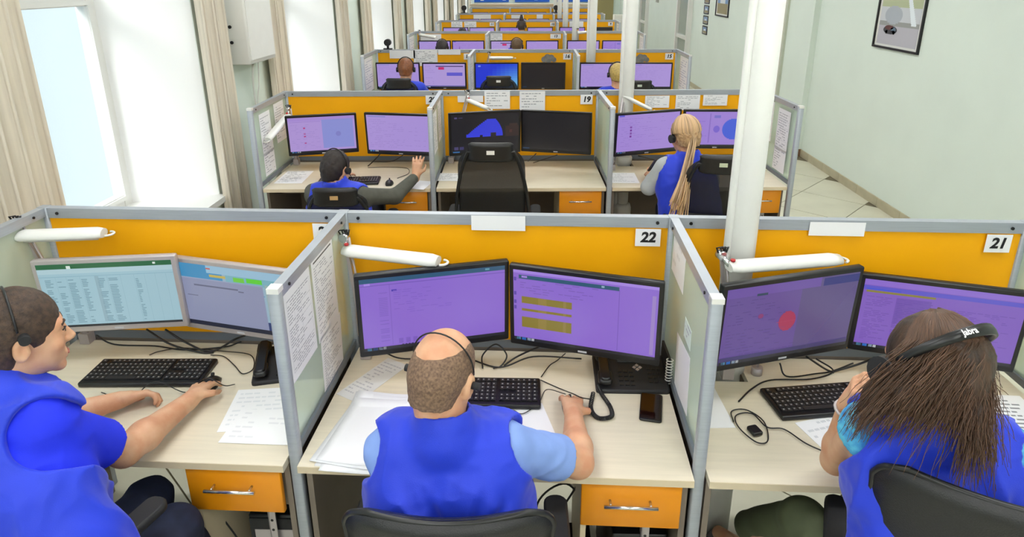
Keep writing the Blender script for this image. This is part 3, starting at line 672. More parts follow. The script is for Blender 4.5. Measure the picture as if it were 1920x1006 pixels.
class Field:
    def __init__(s, lo, hi, h):
        s.h = h; s.o = A3(lo); n = np.ceil((A3(hi) - s.o) / h).astype(int) + 1; s.n = n
        s.F = np.full(n, .5, np.float32)
        s.ax = [s.o[i] + h * np.arange(n[i], dtype=np.float32) for i in range(3)]
    def _sub(s, lo, hi):
        a = np.maximum(np.floor((lo - s.o) / s.h).astype(int), 0); b = np.minimum(np.ceil((hi - s.o) / s.h).astype(int) + 1, s.n)
        if (b <= a).any(): return None, None, None, None
        sl = tuple(slice(a[i], b[i]) for i in range(3))
        return sl, s.ax[0][sl[0]][:, None, None], s.ax[1][sl[1]][None, :, None], s.ax[2][sl[2]][None, None, :]
    def _mix(s, sl, d, k, op):
        f = s.F[sl]
        if op == 'sub':
            d = -d
            if k > 0: h = np.clip(.5 - .5 * (f - d) / k, 0, 1); s.F[sl] = f * (1 - h) + d * h + k * h * (1 - h)
            else: s.F[sl] = np.maximum(f, d)
        elif k > 0:
            h = np.clip(.5 + .5 * (f - d) / k, 0, 1); s.F[sl] = f * (1 - h) + d * h - k * h * (1 - h)
        else: s.F[sl] = np.minimum(f, d)
    def cap(s, a, b, ra, rb=None, k=.02, op='add'):
        a = A3(a); b = A3(b); rb = ra if rb is None else rb; m = max(ra, rb) + max(k, 0) + 3 * s.h
        sl, X, Y, Z = s._sub(np.minimum(a, b) - m, np.maximum(a, b) + m)
        if sl is None: return s
        ab = b - a; L = float(ab @ ab) + 1e-12
        t = np.clip(((X - a[0]) * ab[0] + (Y - a[1]) * ab[1] + (Z - a[2]) * ab[2]) / L, 0, 1)
        d = np.sqrt((X - a[0] - t * ab[0]) ** 2 + (Y - a[1] - t * ab[1]) ** 2 + (Z - a[2] - t * ab[2]) ** 2) - (ra + (rb - ra) * t)
        s._mix(sl, d, k, op); return s
    def ell(s, c, r, R=None, k=.02, op='add'):
        c = A3(c); r = A3(r); R = np.eye(3, dtype=np.float32) if R is None else np.array(R, np.float32)
        m = float(r.max()) + max(k, 0) + 3 * s.h; sl, X, Y, Z = s._sub(c - m, c + m)
        if sl is None: return s
        x, y, z = X - c[0], Y - c[1], Z - c[2]
        u = (x * R[0, 0] + y * R[1, 0] + z * R[2, 0]); v = (x * R[0, 1] + y * R[1, 1] + z * R[2, 1]); w_ = (x * R[0, 2] + y * R[1, 2] + z * R[2, 2])
        k0 = np.sqrt((u / r[0]) ** 2 + (v / r[1]) ** 2 + (w_ / r[2]) ** 2); k1 = np.sqrt((u / r[0] ** 2) ** 2 + (v / r[1] ** 2) ** 2 + (w_ / r[2] ** 2) ** 2) + 1e-6
        s._mix(sl, k0 * (k0 - 1) / k1, k, op); return s
    def cut(s, p, n):
        """remove everything on the side n points to"""
        p = A3(p); n = A3(n); n = n / np.linalg.norm(n)
        d = (s.ax[0][:, None, None] - p[0]) * n[0] + (s.ax[1][None, :, None] - p[1]) * n[1] + (s.ax[2][None, None, :] - p[2]) * n[2]
        s.F = np.maximum(s.F, d); return s
    def disc_cut(s, p, n, R, L):
        """remove a cylinder of radius R that starts flat at p and runs L along n"""
        p = A3(p); n = A3(n); n = n / np.linalg.norm(n); e = p + n * L; sl, X, Y, Z = s._sub(np.minimum(p, e) - R - .01, np.maximum(p, e) + R + .01)
        if sl is None: return s
        t = (X - p[0]) * n[0] + (Y - p[1]) * n[1] + (Z - p[2]) * n[2]
        r = np.sqrt(np.maximum((X - p[0]) ** 2 + (Y - p[1]) ** 2 + (Z - p[2]) ** 2 - t * t, 0)) - R
        s.F[sl] = np.maximum(s.F[sl], -np.maximum(np.maximum(-t, t - L), r)); return s
    def noise(s, amp, fr, seed=0, ridge=False):
        X, Y, Z = np.meshgrid(*s.ax, indexing='ij'); fr = (fr, fr, fr) if not isinstance(fr, tuple) else fr
        m = np.abs(s.F) < amp * 3 + s.h * 2; x, y, z = X[m], Y[m], Z[m]
        nz = vnoise(x * fr[0] + seed, y * fr[1] + seed * 1.7, z * fr[2] + seed * .6)
        if ridge:
            w2 = vnoise(x * 5 + seed, y * 5, z * 5 + 3) * .8
            nz = vnoise(x * fr[0] + seed + w2, y * fr[1] + seed * 1.7 + w2, z * fr[2] + seed * .6 - w2); nz = (1 - np.abs(nz) * 2.2)
        s.F[m] += (-amp * nz).astype(np.float32); return s
    def mesh(s, name, mats, base=(0, 0, 0)):
        F = s.F; h = s.h; ins = F < 0; n = F.shape
        cnt = np.zeros((n[0] - 1, n[1] - 1, n[2] - 1), np.int8)
        cr = [(i, j, k) for i in (0, 1) for j in (0, 1) for k in (0, 1)]
        for (i, j, k) in cr: cnt += ins[i:n[0] - 1 + i, j:n[1] - 1 + j, k:n[2] - 1 + k]
        act = (cnt > 0) & (cnt < 8); ix = np.argwhere(act)
        ids = np.full(act.shape, -1, np.int32); ids[act] = np.arange(len(ix))
        V = np.zeros((len(ix), 3), np.float32); W = np.zeros(len(ix), np.float32)
        val = {c: F[ix[:, 0] + c[0], ix[:, 1] + c[1], ix[:, 2] + c[2]] for c in cr}
        for c in cr:
            for a in range(3):
                if c[a] == 0:
                    d = list(c); d[a] = 1; d = tuple(d); fa, fb = val[c], val[d]; m = (fa < 0) != (fb < 0)
                    t = np.where(m, fa / np.where(m, fa - fb, 1), 0); P = np.tile(np.array(c, np.float32), (len(ix), 1)); P[:, a] = t
                    V[m] += P[m]; W[m] += 1
        V = (ix + V / W[:, None]) * h + s.o - A3(base)
        quads = []
        for a in range(3):
            b, c = (a + 1) % 3, (a + 2) % 3
            s0 = [slice(None)] * 3; s1 = [slice(None)] * 3; s0[a] = slice(0, n[a] - 1); s1[a] = slice(1, n[a])
            for q in (b, c): s0[q] = slice(1, n[q] - 1); s1[q] = slice(1, n[q] - 1)
            e0 = ins[tuple(s0)]; e1 = ins[tuple(s1)]; ch = np.argwhere(e0 != e1)
            if not len(ch): continue
            fl = e0[tuple(ch.T)]; g = ch.copy(); g[:, b] += 1; g[:, c] += 1
            def cell(db, dc): q = g.copy(); q[:, b] -= db; q[:, c] -= dc; return ids[tuple(q.T)]
            Q = np.stack([cell(1, 1), cell(0, 1), cell(0, 0), cell(1, 0)], 1); Q[~fl] = Q[~fl][:, ::-1]; quads.append(Q)
        Q = np.concatenate(quads); Q = Q[(Q >= 0).all(1)]
        me = bpy.data.meshes.new(name); me.vertices.add(len(V)); me.vertices.foreach_set('co', V.ravel())
        me.loops.add(Q.size); me.loops.foreach_set('vertex_index', Q.ravel().astype(np.int32)); me.polygons.add(len(Q))
        me.polygons.foreach_set('loop_start', np.arange(0, Q.size, 4, dtype=np.int32)); me.update(calc_edges=True)
        me.polygons.foreach_set('use_smooth', [True] * len(Q)); me.validate()
        for m in (mats if isinstance(mats, (list, tuple)) else [mats]): me.materials.append(m)
        return me

def V3(*a): return Vector(a[0] if len(a) == 1 else a)
SKIN = mat('skin', C(218, 172, 138), .5, noise=.10, nscale=14, bump=.12, bscale=300, col2=C(206, 148, 114))
SKIN.node_tree.nodes['Principled BSDF'].inputs['Subsurface Weight'].default_value = .12
SKIN.node_tree.nodes['Principled BSDF'].inputs['Subsurface Radius'].default_value = (.012, .004, .002)
VEST = mat('royal_blue_vest_cloth', C(20, 55, 210), .62, noise=.12, nscale=5, sheen=.15, bump=.15, bscale=500)
def hairmat(name, a, b):
    return mat(name, a, .5, noise=.1, nscale=60, bump=.9, bscale=160, stretch=(1, 1, .35), col2=b)

def hand(F, w, d, back, side, curl=.5, sc=1.0, spread=.0):
    """w wrist, d direction of the palm, back = normal of the hand's back, side=+1 right hand"""
    d = V3(d).normalized(); n = V3(back); n = (n - d * n.dot(d)).normalized(); x = d.cross(n) * side   # x points to the little-finger side for a right hand seen from the back
    x = -x
    w = V3(w); k = .008
    F.cap(w - d * .02, w + d * .03 * sc, .026 * sc, .024 * sc, .012)
    for o in (-.026, -.009, .009, .026): F.cap(w + d * .02 * sc + x * o * .6 * sc, w + d * .082 * sc + x * o * sc, .016 * sc, .0125 * sc, .012)
    for o, L in ((-.029, .068), (-.010, .076), (.010, .071), (.028, .056)):
        p = w + d * .085 * sc + x * o * sc; a = 0; fd = d
        for seg, (f, r0, r1) in enumerate(((.45, .0098, .009), (.30, .009, .0082), (.25, .0082, .0068))):
            a += curl * (.75 if seg == 0 else .95); dd = (d * math.cos(a) - n * math.sin(a) + x * o * (2 + spread * 6)).normalized()
            q = p + dd * L * f * sc; F.cap(p, q, r0 * sc, r1 * sc, .004); p = q
    p = w + d * .028 * sc - x * .024 * sc; q = p + (d * .55 - x * .75 - n * .25).normalized() * .038 * sc; r = q + (d * .9 - x * .15 - n * .35 * (1 + curl)).normalized() * .030 * sc
    F.cap(p, q, .0145 * sc, .0115 * sc, .010); F.cap(q, r, .0112 * sc, .0085 * sc, .004)
    F.cap(r, r + (d * .9 + x * .1 - n * .3).normalized() * .018 * sc, .0088 * sc, .0068 * sc, .003)

def HeadM(c, yaw, pitch=0, roll=0):
    return Matrix.Translation(c) @ Matrix.Rotation(yaw, 4, 'Z') @ Matrix.Rotation(pitch, 4, 'X') @ Matrix.Rotation(roll, 4, 'Y')
def head(F, H, neck, female=False, s=1.0, eyes=True):
    R = np.array(H.to_3x3()); P = lambda x, y, z: H @ V3(x * s, y * s, z * s)
    F.ell(P(0, -.012, .028), V3(.076, .094, .089) * s, R, .02)
    F.ell(P(0, .030, -.02), V3(.064, .062, .085) * s, R, .03)
    F.ell(P(0, .030, -.066), V3(.052 if female else .057, .055, .045) * s, R, .03)
    F.cap(P(-.012, .074, -.103), P(.012, .074, -.103), .016 * s, None, .022)
    F.cap(P(-.034, .076, .022), P(.034, .076, .022), .0125 * s, None, .018)
    F.cap(P(0, .088, .004), P(0, .108, -.032), .008 * s, .0115 * s, .012)
    for x in (-1, 1):
        F.ell(P(x * .011, .098, -.037), V3(.008, .010, .007) * s, R, .006)
        F.ell(P(x * .030, .097, .001), V3(.017, .010, .010) * s, R, .012, 'sub')
        F.ell(P(x * .030, .081, .000), V3(.0125, .012, .012) * s, None, .002)
        F.ell(P(x * .040, .066, -.030), V3(.020, .018, .018) * s, R, .02)
        # ear: flat shell with a hollow
        F.ell(P(x * .080, -.010, -.012), V3(.009, .019, .032) * s, R @ np.array(Matrix.Rotation(-x * .35, 3, 'Z')), .006)
        F.ell(P(x * .090, -.006, -.012), V3(.008, .010, .020) * s, R, .005, 'sub')
        F.ell(P(x * .080, .004, -.018), V3(.006, .006, .008) * s, R, .004)
    F.cap(P(-.020, .089, -.066), P(.020, .089, -.066), .0065 * s, None, .006)
    F.cap(P(-.017, .088, -.077), P(.017, .088, -.077), .0075 * s, None, .006)
    nk = V3(neck); r = .050 if female else .060
    F.cap(P(0, -.022, -.055), nk - V3(0, 0, .03), r * s, (r + .006) * s, .03)

def person(name_label, sk, cfg):
    hh = cfg.get('h', .006); sh = {k: V3(v) for k, v in sk.items() if k not in ('yaw', 'pitch', 'roll')}
    fem = cfg.get('female', False); s = cfg.get('s', 1.0)
    base = V3(sh['pel'].x, sh['pel'].y, 0)
    root = empty('person', base, 0, name_label, 'person', cfg.get('group'))
    H = HeadM(sh['head'], sk.get('yaw', 0), sk.get('pitch', 0), sk.get('roll', 0))
    rt = (sh['shR'] - sh['shL']).normalized(); up = (sh['neck'] - sh['pel']).normalized(); fw = up.cross(rt).normalized()
    allp = list(sh.values())
    def bounds(pts, m): return [min(p[i] for p in pts) - m for i in range(3)], [max(p[i] for p in pts) + m for i in range(3)]
    mid = (sh['shL'] + sh['shR']) / 2; ch = sh['chest']; wa = sh['waist']; pe = sh['pel']; b = cfg.get('bulk', 1.0)
    legs = 'knL' in sh
    def torso(F, g):
        sL = sh['shL'] + rt * .035; sR = sh['shR'] - rt * .035
        F.cap(sL, sR, .055 * b + g, None, .05)
        F.cap(sh['neck'] - up * .03, sL + up * .01, .045 + g, .05 * b + g, .04); F.cap(sh['neck'] - up * .03, sR + up * .01, .045 + g, .05 * b + g, .04)
        for x in (-1, 1):
            F.cap(ch + rt * x * .085 * b, wa + rt * x * .075 * b, .098 * b + g, .095 * b + g, .06)
            F.cap(wa + rt * x * .075 * b, pe + rt * x * .085 * b, .095 * b + g, .108 * b + g, .06)
            F.cap((sL if x < 0 else sR) - up * .02, ch + rt * x * .085 * b, .058 * b + g, .098 * b + g, .06)
        F.cap(mid - up * .02, ch, .08 * b + g, .1 * b + g, .05)
        if fem: 
            for x in (-1, 1): F.ell(ch + rt * x * .075 + fw * .08, V3(.065, .06, .06), None, .05)
    # --- body: one continuous surface
    lo, hi = bounds(allp, .20); lo[2] = max(lo[2], -.0)
    F = Field(lo, hi, hh)
    head(F, H, sh['neck'], fem, s)
    torso(F, -.012)
    for sd, S, E, W in (('L', 'shL', 'elL', 'wrL'), ('R', 'shR', 'elR', 'wrR')):
        if E not in sh: continue
        a = .9 if fem else 1.0; a *= cfg.get('arm', 1.0)
        F.cap(sh[S], sh[E], .046 * a, .040 * a, .03); mdp = sh[E].lerp(sh[W], .28)
        F.cap(sh[E], mdp, .040 * a, .043 * a, .02); F.cap(mdp, sh[W], .042 * a, .026 * a, .02)
        hk = cfg.get('hand' + sd, dict(d=sh[W] - sh[E], n=(0, 0, 1), curl=.35))
        hand(F, sh[W], hk['d'], hk['n'], 1 if sd == 'R' else -1, hk.get('curl', .35), hk.get('sc', .98) * (.93 if fem else 1), hk.get('spread', 0))
    if legs:
        for q in 'LR':
            hp = pe + rt * (.085 if q == 'R' else -.085); F.cap(hp, sh['kn' + q], .075, .052, .04); F.cap(sh['kn' + q], sh['an' + q], .048, .034, .02)
            if cfg.get('barefeet', 1): F.cap(sh['an' + q], sh['an' + q] + V3(cfg.get('toe', (0, .13, -.04))), .032, .026, .02)
    me = F.mesh('body', SKIN, base); bo = link('body', me, root)
    del F
    # --- shirt with sleeves
    if cfg.get('shirt'):
        pts = [sh[k] for k in ('shL', 'shR', 'neck', 'chest', 'waist', 'pel', 'elL', 'elR') if k in sh]
        lo, hi = bounds(pts, .17); F = Field(lo, hi, hh * cfg.get('ch', 1.15)); torso(F, .004)
        fr = cfg.get('sleeve', .72); cuts = []
        for S, E, W in (('shL', 'elL', 'wrL'), ('shR', 'elR', 'wrR')):
            if E not in sh: continue
            if fr <= 1:
                e = sh[S].lerp(sh[E], fr); F.cap(sh[S], sh[S].lerp(sh[E], fr + .3), .058 * cfg.get('slr', 1), .062 * cfg.get('slr', 1), .03); F.noise(.003, (14, 14, 20), 3 + ord(S[2]), True)
                dn = (sh[E] - sh[S]).normalized()
                for kk in range(6): F.ell(e + dn * (.11 + .04 * kk), V3(.10, .10, .10), None, .0, 'sub') if False else None
                cuts.append((e, dn))
            else:
                F.cap(sh[S], sh[E], .060, .053, .03); F.cap(sh[E], sh[E].lerp(sh[W], .86), .053, .037, .02)
        F.cap(sh['neck'] + up * .0, sh['neck'] + up * .12, .056, .066, .0, 'sub')
        for e, dn in cuts: F.disc_cut(e, dn, .105, .26)
        me = F.mesh('shirt', cfg['shirt'], base); link('shirt', me, root); del F
    if cfg.get('vest'):
        pts = [sh[k] for k in ('shL', 'shR', 'neck', 'chest', 'waist', 'pel')]
        lo, hi = bounds(pts, .19); F = Field(lo, hi, hh * cfg.get('vh', 1.15)); torso(F, .019)
        F.cap(pe - up * .02 - rt * .08, pe - up * .02 + rt * .08, .125 * b, None, .05)
        F.noise(cfg.get('wr', .0065), (9, 9, 5), cfg.get('seed', 1), True); F.noise(.002, 24, 9, True)
        for S, E, x in (('shL', 'elL', -1), ('shR', 'elR', 1)):
            ar = cfg.get('armhole', .074); o = sh[S] + rt * x * cfg.get('arx', .038)
            E2 = sh.get(E, sh[S] + rt * x * .1 - up * .2); dn = (E2 - sh[S]).normalized()
            F.cap(o + rt * x * .012 - dn * .03, o + rt * x * .012 + dn * .30, ar, ar, .01, 'sub')
        for a_, b_, r_ in cfg.get('folds', ()): F.cap(a_, b_, r_, r_ * .6, .022, 'sub')
        for a_, b_, r_ in cfg.get('ridges', ()): F.cap(a_, b_, r_, r_ * .5, .02)
        # standing collar
        n0 = sh['neck'] + up * .0
        F.cap(n0 - up * .02, n0 + up * .010, .084, .080, .018)
        F.cap(n0 + up * .0, n0 + up * .16, .060, .069, .0, 'sub'); F.disc_cut(n0 + up * .052, up, .14, .16)
        F.cut(pe - up * .10, -up)
        me = F.mesh('vest', cfg['vest'], base); link('vest', me, root); del F
        if cfg.get('seam'):
            m = MB(); pts = [sh['neck'] - up * .03 - fw * .085, ch - fw * .128 * b, wa - fw * .125 * b]
    if legs and cfg.get('trousers'):
        pts = [sh[k] for k in ('pel', 'knL', 'knR', 'anL', 'anR')]; lo, hi = bounds(pts, .17); F = Field(lo, hi, hh * 1.4)
        F.cap(pe - rt * .08, pe + rt * .08, .115 * b, None, .05)
        for q in 'LR':
            hp = pe + rt * (.085 if q == 'R' else -.085); F.cap(hp, sh['kn' + q], .090, .066, .05); F.cap(sh['kn' + q], sh['an' + q] + V3(0, 0, cfg.get('cuff', .05)), .062, .05, .03)
        F.noise(.005, 11, 5, True); F.cut(pe + V3(0, 0, .09), (0, 0, 1))
        me = F.mesh('trousers', cfg['trousers'], base); link('trousers', me, root); del F
        for q in 'LR':
            a = sh['an' + q]; td = V3(cfg.get('toe', (0, .13, -.04))); td.z = 0; td.normalize()
            lo, hi = bounds([a, a + td * .2], .08); lo[2] = -.01; F = Field(lo, hi, .006); a0 = V3(a.x, a.y, a.z - .045) if a.z > .2 else V3(a.x, a.y, .05)
            F.cap(a0 - td * .03, a0 + td * .05, .040, .042, .02); F.cap(a0 + td * .05, a0 + td * .15 - V3(0, 0, .008), .042, .034, .03); F.cap(a0 - td * .03, a0 - td * .03 + V3(0, 0, .05), .038, .036, .02)
            F.cut(a0 - V3(0, 0, .036), (0, 0, -1))
            me = F.mesh('shoe', cfg.get('shoe', BLKM), base); so2 = link('shoe', me, root); del F
            if cfg.get('sole'):
                m = MB(); pts2 = []
                for t in range(24):
                    q2 = 2 * math.pi * t / 24; pts2.append(a0 + td * (.055 + .145 * math.cos(q2)) + td.cross(V3(0, 0, 1)) * .043 * math.sin(q2) - base)
                zb = a0.z - .05 - base.z; m.slab([(p.x, p.y) for p in pts2], zb, zb + .022); m.build('sole', cfg['sole'], so2)
    return root, H, base

def skull(H, d, g=0.0, s=1.0, dz=.028):
    """point on the skull surface in direction d (head frame), lifted by g"""
    d = V3(d).normalized(); r = V3(.078, .098, .092) * s; k = 1 / math.sqrt(sum((d[i] / r[i]) ** 2 for i in range(3)))
    return H @ (V3(0, -.012 * s, dz * s) + d * (k + g))
def arcband(H, phi, g, n=25, th0=-8, th1=188, s=1.0):
    out = []
    for i in range(n):
        t = math.radians(th0 + (th1 - th0) * i / (n - 1)); out.append(skull(H, (math.cos(t), -math.sin(t) * math.sin(phi), math.sin(t) * math.cos(phi)), g, s))
    return out
def headset(root, H, base, phi=.2, r=.004, wide=0, g=.012, s=1.0, mic=1, label=None, cups=(-1, 1), cup=.030, lead=None, cz=0, th=-8, cy=0):
    hs = MB(); pts = [p - base for p in arcband(H, phi, g, s=s, th0=th, th1=180 - th)]
    if wide:
        # flat band
        rings = []
        for i, p in enumerate(pts):
            d = (pts[min(i + 1, len(pts) - 1)] - pts[max(i - 1, 0)]).normalized(); c = (H.to_3x3() @ V3(0, 0, .028)) + (H.translation - base); nn = (p - c); nn = (nn - d * nn.dot(d)).normalized(); sd = d.cross(nn)
            wd_ = wide * (1 - .35 * abs(i - 12) / 12)
            rings.append([p + nn * .004 + sd * wd_, p + nn * .006, p + nn * .004 - sd * wd_, p - nn * .003 - sd * wd_, p - nn * .003 + sd * wd_])
        hs.rings(rings)
    else: hs.tube(pts, r, 8)
    o = hs.build('headset', BLK, root)
    for x in cups:
        c = H @ V3(x * (.092 + max(0, g - .012)) * s, -.002 + cy, -.008 + cz) - base; ax = H.to_3x3() @ V3(x, 0, 0)
        m = MB(); m.tube([c - ax * .012, c - ax * .004, c + ax * .008, c + ax * .013], cup, 20); 
        m.build('ear_cushion', BLKM, o)
    if mic:
        x = mic; P = [H @ V3(x * .1, .0, -.02) - base, H @ V3(x * .095, .05, -.06) - base, H @ V3(x * .06, .10, -.085) - base, H @ V3(x * .035, .118, -.082) - base]
        m = MB(); m.tube(bez(P, 6), .0022, 6); m.cyl(P[-1], P[-1] + (P[-1] - P[-2]).normalized() * .02, .006, 10); m.build('microphone', BLK, o)
    return o
def buzz(root, H, base, m, g, s=1.0, h=.005, bald=None, low=-.05, amp=.002, top=None, nm='hair', front=.055):
    """short hair shell around the skull with a soft, noisy hairline"""
    c = H.translation; F = Field(c - V3(.16, .16, .16), c + V3(.16, .16, .17), h); R = np.array(H.to_3x3())
    F.ell(H @ V3(0, -.012 * s, .028 * s), V3(.076 + g, .094 + g, .089 + g + (top or 0)) * s, R, 0)
    F.cap(H @ V3(0, -.055 * s, -.01), H @ V3(0, -.045 * s, low), .062 * s + g, .055 * s + g, .03)
    for x in (-1, 1):
        F.cap(H @ V3(x * .10, .010, -.06), H @ V3(x * .10, .04, -.14), .045, .05, .01, 'sub')
        F.ell(H @ V3(x * .088, -.008, -.014), V3(.03, .022, .030), R, .008, 'sub')
    # face opening
    F.ell(H @ V3(0, front + .070, -.03), V3(.11, .085, .085) * s, R, .006, 'sub')
    F.cut(H @ V3(0, -.04, low), H.to_3x3() @ V3(0, .25, -1))
    if bald: F.ell(H @ V3(bald[0]), V3(bald[1]), R, .012, 'sub')
    F.noise(amp, 70, 4)
    return link(nm, F.mesh(nm, m, base), root)
def strands(root, H, base, paths, r0, m, name='hair_strands', n=5):
    mb = MB()
    for pts, r, col in paths:
        mb.color(col); mb.tube([p - base for p in pts], r, n, r * .35)
    return mb.build(name, m, root)
HAIRA = attr_mat('hair_strands', rough=.45)

# ---- man in the middle: seen from behind, cropped hair with a bald crown, pale blue shirt under a blue vest
CREAM = mat('pale_blue_shirt_cloth', C(132, 162, 226), .75, noise=.06, nscale=20, bump=.1, bscale=500)
skB = dict(head=(-.222, 1.43, 1.185), neck=(-.215, 1.375, 1.065), shL=(-.370, 1.405, .970), shR=(-.055, 1.415, .972), chest=(-.21, 1.385, .90), waist=(-.195, 1.30, .74), pel=(-.19, 1.26, .585),
           elL=(-.385, 1.62, .825), wrL=(-.30, 1.82, .79), elR=(.140, 1.55, .815), wrR=(.142, 1.79, .795), knL=(-.34, 1.66, .56), knR=(-.07, 1.66, .56), anL=(-.36, 1.60, .10), anR=(-.05, 1.60, .10),
           yaw=-.30, pitch=-.42, roll=.06)
c_ = V3(-.21, 1.28, .9)
folds = [(V3(-.33, 1.27, 1.02), V3(-.27, 1.235, .93), .012), (V3(-.27, 1.25, 1.0), V3(-.20, 1.24, .84), .010), (V3(-.09, 1.25, 1.03), V3(-.13, 1.24, .90), .010), (V3(-.02, 1.28, .99), V3(-.10, 1.23, .86), .010)]
pB, HB, bB = person('man with a bald crown in a blue vest, seen from behind in booth 22', skB,
    dict(shirt=CREAM, vest=VEST, sleeve=.72, slr=1.02, arx=.050, trousers=mat('dark_navy_trousers', C(28, 32, 48), .8), folds=folds, seed=2, bulk=1.05, arm=1.08, armhole=.074, wr=.013, handR=dict(d=(0.0, 1, -.05), n=(.12, 0, 1), curl=.38, spread=.5), handL=dict(d=(.5, .9, 0), n=(0, 0, 1), curl=.3), h=.005, ch=1, vh=1))
hb = mat('cropped_brown_hair', C(138, 110, 88), .75, noise=.45, nscale=160, bump=.25, bscale=900, col2=C(98, 76, 62))
buzz(pB, HB, bB, hb, .0022, h=.0032, bald=((-.012, -.040, .120), (.072, .110, .088)), low=-.062, amp=.0014, front=.05)
headset(pB, HB, bB, phi=.62, r=.0022, g=.006, mic=0, cups=(1, -1), cup=.010)

# ---- man on the left in profile
skA = dict(head=(-1.318, 1.445, 1.275), neck=(-1.365, 1.375, 1.168), shL=(-1.505, 1.47, 1.08), shR=(-1.215, 1.325, 1.085), chest=(-1.325, 1.34, .94), waist=(-1.22, 1.25, .77), pel=(-1.15, 1.20, .60),
           elL=(-1.53, 1.66, .83), wrL=(-1.395, 1.84, .79), elR=(-1.195, 1.550, .825), wrR=(-1.145, 1.835, .80), knL=(-1.22, 1.64, .56), knR=(-1.075, 1.53, .56), anL=(-1.28, 1.75, .10), anR=(-1.09, 1.72, .10),
           yaw=-.78, pitch=-.10, roll=-.03)
foldsA = []
TSH = mat('blue_tshirt_cloth', C(20, 44, 226), .8, noise=.08, nscale=8, bump=.1, bscale=500)
pA, HA, bA = person('dark-haired man in profile at the left edge in a blue vest and t-shirt', skA,
    dict(shirt=TSH, vest=VEST, sleeve=.70, slr=1.12, arx=.045, wr=.013, ch=1, vh=1, trousers=mat('dark_jeans', C(24, 34, 62), .85, noise=.3, nscale=30), folds=foldsA, seed=6, bulk=1.14, arm=1.08, armhole=.084,
         handR=dict(d=(-.03, 1, -.06), n=(-.1, 0, 1), curl=.36, spread=.3), handL=dict(d=(.75, .45, .0), n=(-.3, .5, 1), curl=.75), h=.005, toe=(.05, .13, -.04)))
hA = mat('short_dark_brown_hair', C(78, 58, 44), .6, noise=.4, nscale=90, bump=.5, bscale=420, col2=C(48, 34, 26))
buzz(pA, HA, bA, hA, .008, h=.0034, low=-.085, amp=.0022, top=.006, front=.058)
headset(pA, HA, bA, phi=.10, r=.003, g=.013, mic=0, cups=(1, -1), cup=.013, cz=.030, th=8)
m = MB()
for x in (-1, 1):
    m.tube([HA @ V3(x * .045, .083, .020) - bA, HA @ V3(x * .030, .092, .026) - bA, HA @ V3(x * .014, .093, .021) - bA], .0042, 6)
m.build('eyebrows', hA, pA)
for x in (-1, 1):
    m = MB(); c = HA @ V3(x * .030, .0885, .000) - bA; d = HA.to_3x3() @ V3(0, 1, 0); m.cyl(c, c + d * .005, .0055, 12); m.build('iris', mat('dark_eye', C(26, 18, 14), .15), pA)
    m = MB(); m.tube([HA @ V3(x * .042, .086, .004) - bA, HA @ V3(x * .030, .0945, .0075) - bA, HA @ V3(x * .019, .090, .004) - bA], .002, 6); m.build('eyelashes', BLK, pA)
m = MB(); m.tube([HA @ V3(-.02, .0955, -.0715) - bA, HA @ V3(0, .0985, -.0715) - bA, HA @ V3(.02, .0955, -.0715) - bA], .0028, 8); m.build('lips', mat('lip_skin', C(176, 106, 92), .5), pA)

# ---- woman on the right: long wavy brown hair, headset, blue vest
TURQ = mat('turquoise_patterned_cloth', C(92, 186, 214), .8, noise=.5, nscale=34, col2=C(40, 120, 190))
skC = dict(head=(.945, 1.36, 1.275), neck=(.955, 1.31, 1.155), shL=(.825, 1.375, 1.075), shR=(1.125, 1.295, 1.085), chest=(.985, 1.31, .98), waist=(1.0, 1.23, .77), pel=(.99, 1.20, .585),
           elL=(.885, 1.575, .815), wrL=(.850, 1.500, 1.06), elR=(1.30, 1.50, .85), wrR=(1.32, 1.74, .79), knL=(.84, 1.60, .57), knR=(1.12, 1.62, .56), anL=(.80, 1.90, .13), anR=(.98, 1.75, .10),
           yaw=.42, pitch=-.30, roll=.10)
foldsC = [(V3(.88, 1.2, 1.08), V3(.96, 1.17, .98), .009), (V3(1.08, 1.17, 1.08), V3(1.03, 1.16, .96), .009)]
pC, HC, bC = person('woman with long wavy brown hair and a black headset in booth 21', skC,
    dict(shirt=TURQ, vest=VEST, sleeve=-.03, slr=.96, arx=.034, ch=1, vh=1, wr=.012, female=True, trousers=mat('olive_trousers', C(84, 92, 66), .8, noise=.15, nscale=12), folds=foldsC, seed=11, bulk=1.0, arm=1.02, armhole=.070,
         handL=dict(d=(-.05, -.35, 1), n=(-.9, .5, -.2), curl=.75), handR=dict(d=(.1, 1, 0), n=(0, 0, 1), curl=.3), h=.005, shoe=mat('grey_trainer', C(120, 114, 118), .8, noise=.2, nscale=60), sole=mat('pink_white_sole', C(206, 190, 194), .6), toe=(-.06, .12, -.04), cuff=.12))
hC = mat('long_brown_hair', C(74, 50, 34), .5, noise=.4, nscale=40, bump=.8, bscale=120, stretch=(1, 1, .25), col2=C(40, 26, 18))
cH = HC.translation
F = Field(cH - V3(.26, .26, .30), cH + V3(.26, .26, .17), .006); RC = np.array(HC.to_3x3())
F.ell(HC @ V3(0, -.012, .028), V3(.088, .104, .098), RC, 0)
L0 = HC @ V3(0, -.055, .030)
for tgt, r1 in ((V3(0.824, 1.321, 1.216), .040), (V3(0.787, 1.309, 1.183), .018), (V3(0.845, 1.269, 1.247), .038), (V3(0.910, 1.252, 1.253), .038), (V3(0.964, 1.268, 1.264), .034), (V3(0.966, 1.194, 1.201), .012)):
    F.cap(L0, tgt, .060, r1, .025)
F.ell(HC @ V3(-.0, .115, -.03), V3(.080, .075, .085), RC, .006, 'sub')
F.noise(.005, (26, 26, 10), 3, True)
hairC = link('hair', F.mesh('hair', hC, bC), pC)
g = random.Random(12); paths = []
